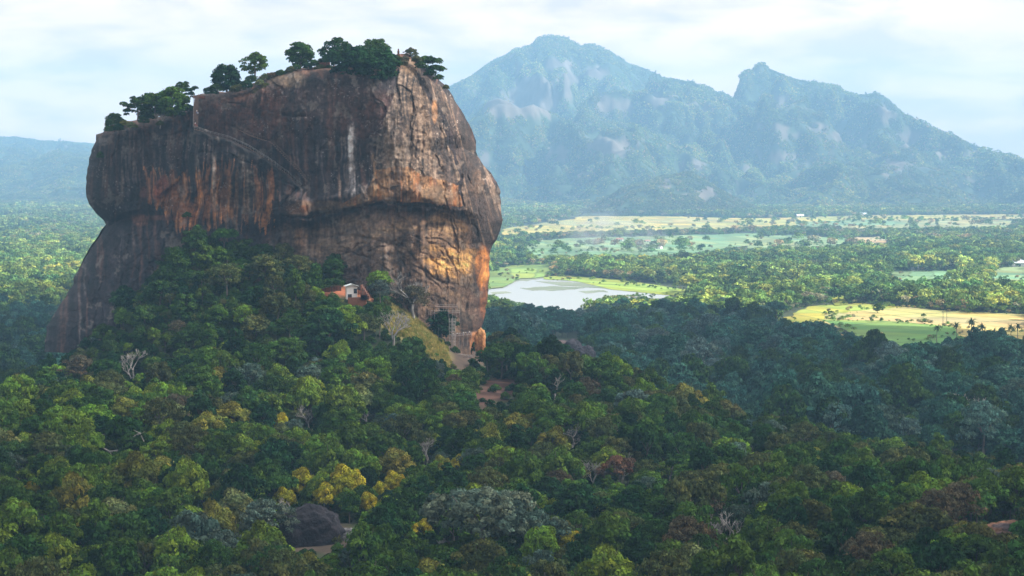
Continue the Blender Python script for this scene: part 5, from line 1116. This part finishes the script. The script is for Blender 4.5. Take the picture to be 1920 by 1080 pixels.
# ------------------------------------------------------------------ houses, poles and palms on the plain
M_TILE = plain_material('tiled_roof', (0.32, 0.17, 0.12), 0.85, 0.25, 0.6); M_THATCH = plain_material('dull_roof', (0.22, 0.19, 0.18), 0.9, 0.25, 0.6)
for px, py, w, rm, rz, lab in [(1186,461,16,M_THATCH,.3,'brown-roofed farm hut in the pale green field, left of the twin huts'),(1233,467,15,M_THATCH,-.5,'grey-roofed hut lowest in the pale green field'),(1214,454,9,M_TILE,.2,'small hut between two grey farm huts in the field'),(1162,452,12,M_TILE,-.2,'leftmost small house at the edge of the pale field'),
    (1273,457,13,M_TILE,.6,'red-roofed hut on the right of the pale green field'),(1716,507,15,M_TIN,.1,'white house with pale roof behind the right-hand trees'),(1423,566,12,M_TIN,-.3,'white house among trees left of the bright field'),(1908,501,22,M_TIN,.2,'long white house at the right edge by the teal field'),(1258,402,26,M_TILE,.15,'pinkish house at the foot of the small hill'),
    (1500,408,18,M_TIN,.1,'white shed on the far tan field'),(1620,405,18,M_TIN,-.2,'distant white shed on the far right of the tan field')]:
    Y = float(ground_y(py)); X, _, Z = (float(a) for a in at(px, py, Y)); root = obj('farm_house', None, loc=(X, Y, 0), rz=rz); tag(root, lab, 'house', 'houses on the farmed plain'); d = w*.6; h = w*.30
    b = MB(); b.box(-w/2, w/2, -d/2, d/2, -.5, h); obj('wall', b.mesh('wall'), M_WHITE, root)
    b = MB(); b.quad([(-w*.58, -d*.62, h-.2), (w*.58, -d*.62, h-.2), (w*.58, 0, h+d*.36), (-w*.58, 0, h+d*.36)]); b.quad([(w*.58, d*.62, h-.2), (-w*.58, d*.62, h-.2), (-w*.58, 0, h+d*.36), (w*.58, 0, h+d*.36)])
    b.quad([(-w*.5, -d/2, h), (-w*.5, 0, h+d*.33), (-w*.5, 0, h+d*.33), (-w*.5, d/2, h)]); b.quad([(w*.5, -d/2, h), (w*.5, d/2, h), (w*.5, 0, h+d*.33), (w*.5, 0, h+d*.33)]); obj('roof', b.mesh('roof'), rm, root)
    b = MB(); b.box(-w*.08, w*.08, -d/2 - .08, -d/2 + .1, 0, h*.75); obj('door', b.mesh('door'), M_DARK, root)
for px, py, lab in [(1768,609,'left one of two thin power poles in the tan field'),(1775,609,'right one of two thin power poles in the tan field')]:
    Y = float(ground_y(py)); X = float(at(px, py, Y)[0]); root = obj('power_pole', None, loc=(X, Y, 0)); tag(root, lab, 'power pole', 'power poles in the field'); b = MB(); b.tube([(0, 0, -.5), (0, 0, 13)], [.28, .18], 6); obj('pole', b.mesh('pole'), M_GREYBARK, root)
    b = MB(); b.box(-1.4, 1.4, -.1, .1, 11.6, 11.85); obj('crossarm', b.mesh('crossarm'), M_GREYBARK, root)
M_FROND = leaf_material('palm_fronds')
def palm_crown(seed):
    rng = random.Random(seed); b = MB()
    for k in range(24):
        a = 2*math.pi*k/24 + rng.uniform(-.2, .2); e = rng.uniform(-.5, 1.25); L = rng.uniform(3.2, 4.6); p = Vector((0, 0, 0)); d = Vector((math.cos(a)*math.cos(e), math.sin(a)*math.cos(e), math.sin(e))); sd = Vector((-math.sin(a), math.cos(a), 0)); tone = rng.uniform(.7, 1.35)
        for j in range(6):
            q = p + d*L/6; w0, w1 = .75*(1-.12*j), .75*(1-.12*(j+1))
            for sgn in (-1, 1): b.quad([p, p + sd*sgn*w0 - Vector((0, 0, .35*w0)), q + sd*sgn*w1 - Vector((0, 0, .35*w1)), q], (tone, tone, tone*.9))
            p = q; d = (d + Vector((0, 0, -.26))).normalized()
    return b.mesh('crown')
PC = [palm_crown(k) for k in range(3)]
b = MB(); b.tube([(0, 0, -1), (.3, .1, 5), (.2, .3, 10), (0, .2, 13)], [.32, .24, .2, .18], 6); PT = b.mesh('trunk', True)
pl = ['small palm far left of the bright field, in front of the trees','taller palm beside the small one left of the bright field','leftmost palm in front of the green end of the tan field','second palm left of the tallest before the tan field','tallest palm standing against the tan field','palm right of the tallest one against the tan field','short palm in the row before the tan field','palm third from the right edge before the tan field','left of the twin palms near the right edge','right of the twin palms near the right edge','palm in the group left of the pale lane in mid plain','second palm of the mid plain group','palm rising over the right-hand groves','palm in the groves at the far right']
for k, (px, py) in enumerate([(1450,580),(1463,590),(1757,614),(1793,611),(1822,604),(1842,612),(1862,622),(1881,620),(1896,613),(1909,613),(1553,489),(1569,488),(1700,480),(1860,486)]):
    s = 1.15 if k != 4 else 1.35; x, y, z = (float(a) for a in ray(px, py)); Y = (CAMZ - 13*s)/(-z/y); X = float(at(px, py, Y)[0]); root = obj('palm_tree', None, loc=(X, Y, 0), rz=k*1.7, scale=s); tag(root, pl[k], 'palm', 'palms on the plain')
    c = obj('crown', PC[k % 3], M_FROND, root, (0, .2, 13)); c['tint'] = [.05, .085, .035]; obj('trunk', PT, M_GREYBARK, root)
ft = ['broad dark tree standing alone between tan and green fields','small lone tree in the tan field','tiny lone tree on the right of the tan field','bushy tree at the left tip of the bright field']
for k, (px, py, R, key) in enumerate([(1646,588,5.5,'dense'),(1731,597,2.6,'clumpy'),(1818,590,2.3,'rounded'),(1481,583,3.0,'dense')]):
    Y = float(ground_y(py)); X = float(at(px, py, Y)[0]); r = put_tree(X, Y, 0, R, key, 'mid green', name='field_tree', label=ft[k], group='lone trees in the bright field', rng=_r)
# ------------------------------------------------------------------ dry grass on the ridge below the hut, and over the summit rim
def tufts():
    rng = random.Random(4); b = MB()
    for k in range(46):
        a = rng.uniform(0, 6.28); r = rng.uniform(0, .9); x, y = r*math.cos(a), r*math.sin(a); h = rng.uniform(.6, 1.5); lx, ly = rng.uniform(-.4, .4), rng.uniform(-.4, .4); w = .09; t = rng.uniform(.65, 1.35)
        b.quad([(x-w, y, -.1), (x+w, y, -.1), (x+lx+.02, y+ly, h), (x+lx-.02, y+ly, h)], (t, t, t))
    col = bpy.data.collections.new('grass_tufts'); me = b.mesh('tuft'); me.materials.append(M_LEAF); col.objects.link(bpy.data.objects.new('tuft_0', me))
    g = np.random.RandomState(6); n = 14000; Y = 880 + 90*g.rand(n); X = -75 + 62*g.rand(n); Z = height(X, Y); px, py = project(X, Y, Z); ok = poly_in(px + 6*vnoise(px/9, py/9), py, GRASSY); X, Y, Z = X[ok], Y[ok], Z[ok]; n = len(X)
    col1 = np.array([(0.42,0.33,0.09),(0.32,0.30,0.08),(0.50,0.40,0.14),(0.20,0.24,0.05)])[g.randint(0, 4, n)]
    rot = np.zeros((n, 3)); rot[:, 2] = g.uniform(0, 6.28, n); instancer('dry_grass', col, np.stack([X, Y, Z], 1), rot, np.repeat(g.uniform(.7, 1.5, (n, 1)), 3, 1), np.zeros(n), col1)
tufts()
# ------------------------------------------------------------------ the air, and the cloud whose shade lies over the forest and the rock
def haze():
    m, t = new_mat('haze_air')
    pv = t.n('ShaderNodeVolumePrincipled', {'Color': (*HAZE_COLOUR, 1), 'Density': HAZE_DENSITY, 'Anisotropy': 0.0})
    t.n('ShaderNodeOutputMaterial', {'Volume': pv.outputs[0]})
    b = MB(); b.box(-5800, 5800, -300, 14700, -9, 800)
    tag(obj('haze', b.mesh('haze'), m), kind='stuff')
haze()
def smoke():
    m, t = new_mat('smoke_plume'); tc = t.n('ShaderNodeTexCoord')
    nz = t.n('ShaderNodeTexNoise', {'Vector': tc.outputs['Object'], 'Scale': 2.2, 'Detail': 3.0, 'Distortion': 0.6}); ln = t.n('ShaderNodeVectorMath', {0: tc.outputs['Object']}, operation='LENGTH')
    f = t.n('ShaderNodeMapRange', {'Value': ln.outputs['Value'], 'From Min': 0.35, 'From Max': 1.0, 'To Min': 1.0, 'To Max': 0.0}); g = t.n('ShaderNodeMapRange', {'Value': nz.outputs['Fac'], 'From Min': 0.42, 'From Max': 0.75, 'To Min': 0.0, 'To Max': 0.016})
    d = t.n('ShaderNodeMath', {0: f.outputs[0], 1: g.outputs[0]}, operation='MULTIPLY'); v = t.n('ShaderNodeVolumePrincipled', {'Color': (0.85, 0.88, 0.92, 1), 'Density': d.outputs[0]})
    t.n('ShaderNodeOutputMaterial', {'Volume': v.outputs[0]})
    a = np.linspace(0, 2*np.pi, 24, endpoint=False); e = np.linspace(-np.pi/2, np.pi/2, 13); A, E = np.meshgrid(a, e)
    me = mesh_np('smoke', np.stack([np.cos(E)*np.cos(A), np.cos(E)*np.sin(A), np.sin(E)], -1).reshape(-1, 3), grid_faces(13, 24, True)); me.materials.append(m)
    for k, (px, py, w, h) in enumerate([(1120,474,75,46), (1212,478,40,32)]):
        Y = float(ground_y(py)); X = float(at(px, py, Y)[0]); o = obj('smoke', me, None, loc=(X, Y, h*0.8), scale=(w, w*.8, h)); tag(o, ('wide thin white smoke plume drifting above the far trees', 'small white smoke wisp to the right of the wide plume')[k], 'smoke', None, 'stuff')
smoke()
def shade_cloud():
    m, t = new_mat('cloud_vapour')
    tc = t.n('ShaderNodeTexCoord')
    nz = t.n('ShaderNodeTexNoise', {'Vector': tc.outputs['Object'], 'Scale': 0.007, 'Detail': 3.0})
    f = t.n('ShaderNodeMapRange', {'Value': nz.outputs['Fac'], 'From Min': 0.35, 'From Max': 0.68, 'To Min': 0.78, 'To Max': 0.34})
    d = t.n('ShaderNodeBsdfTranslucent', {'Color': (0.9, 0.9, 0.9, 1)}); d2 = t.n('ShaderNodeBsdfTransparent', {'Color': (1, 1, 1, 1)})
    cz = 1150.0; off = SUN_DIR*(cz/SUN_DIR.z)
    # the unseen bank is shaped thin here to let sun reach the rock
    def thin(x, y, z, r0, r1, k):
        q = SUN_DIR*((cz + 60 - z)/SUN_DIR.z); dv = t.n('ShaderNodeVectorMath', {0: tc.outputs['Object'], 1: (x + q.x, y + q.y, cz + 60)}, operation='DISTANCE')
        return t.n('ShaderNodeMapRange', {'Value': dv.outputs['Value'], 'From Min': r0, 'From Max': r1, 'To Min': k, 'To Max': 1.0}, interpolation_type='SMOOTHSTEP').outputs[0]
    k1 = t.n('ShaderNodeMath', {0: thin(-70, 965, 130, 110, 260, 0.5), 1: f.outputs[0]}, operation='MULTIPLY')
    ms = t.n('ShaderNodeMixShader', {0: k1.outputs[0], 1: d2.outputs[0], 2: d.outputs[0]})
    t.n('ShaderNodeOutputMaterial', {'Surface': ms.outputs[0]})
    # a flat-bottomed bank of cloud, its outline the far edge of the shade
    cz = 1150.0; off = SUN_DIR*(cz/SUN_DIR.z)
    out = [(-1100,-400),(-1100,2150),(-600,2250),(-250,2150),(0,1950),(150,1960),(350,1900),(480,1790),(700,1750),(1100,1800),(1100,-400)]
    n = 96; cx, cy = 0.0, 800.0
    xs, ys = curve(out + [out[0]], n+1); xs, ys = xs[:-1], ys[:-1]
    rings = []
    for k, (s, z) in enumerate([(0.02,-8),(0.4,-10),(0.75,-6),(0.93,0),(1.0,18),(0.96,50),(0.8,95),(0.5,125),(0.02,140)]):
        wob = 1 + 0.03*fbm(xs/120, ys/120, k*0.3)
        rings.append(np.stack([cx + (xs-cx)*s*wob + off.x, cy + (ys-cy)*s*wob + off.y, cz + z + 10*fbm(xs*s/90, ys*s/90, k*1.0)], -1))
    me = mesh_np('cloud', np.concatenate(rings), grid_faces(len(rings), n, True), None, True)
    tag(obj('cloud', me, m), kind='stuff')
shade_cloud()
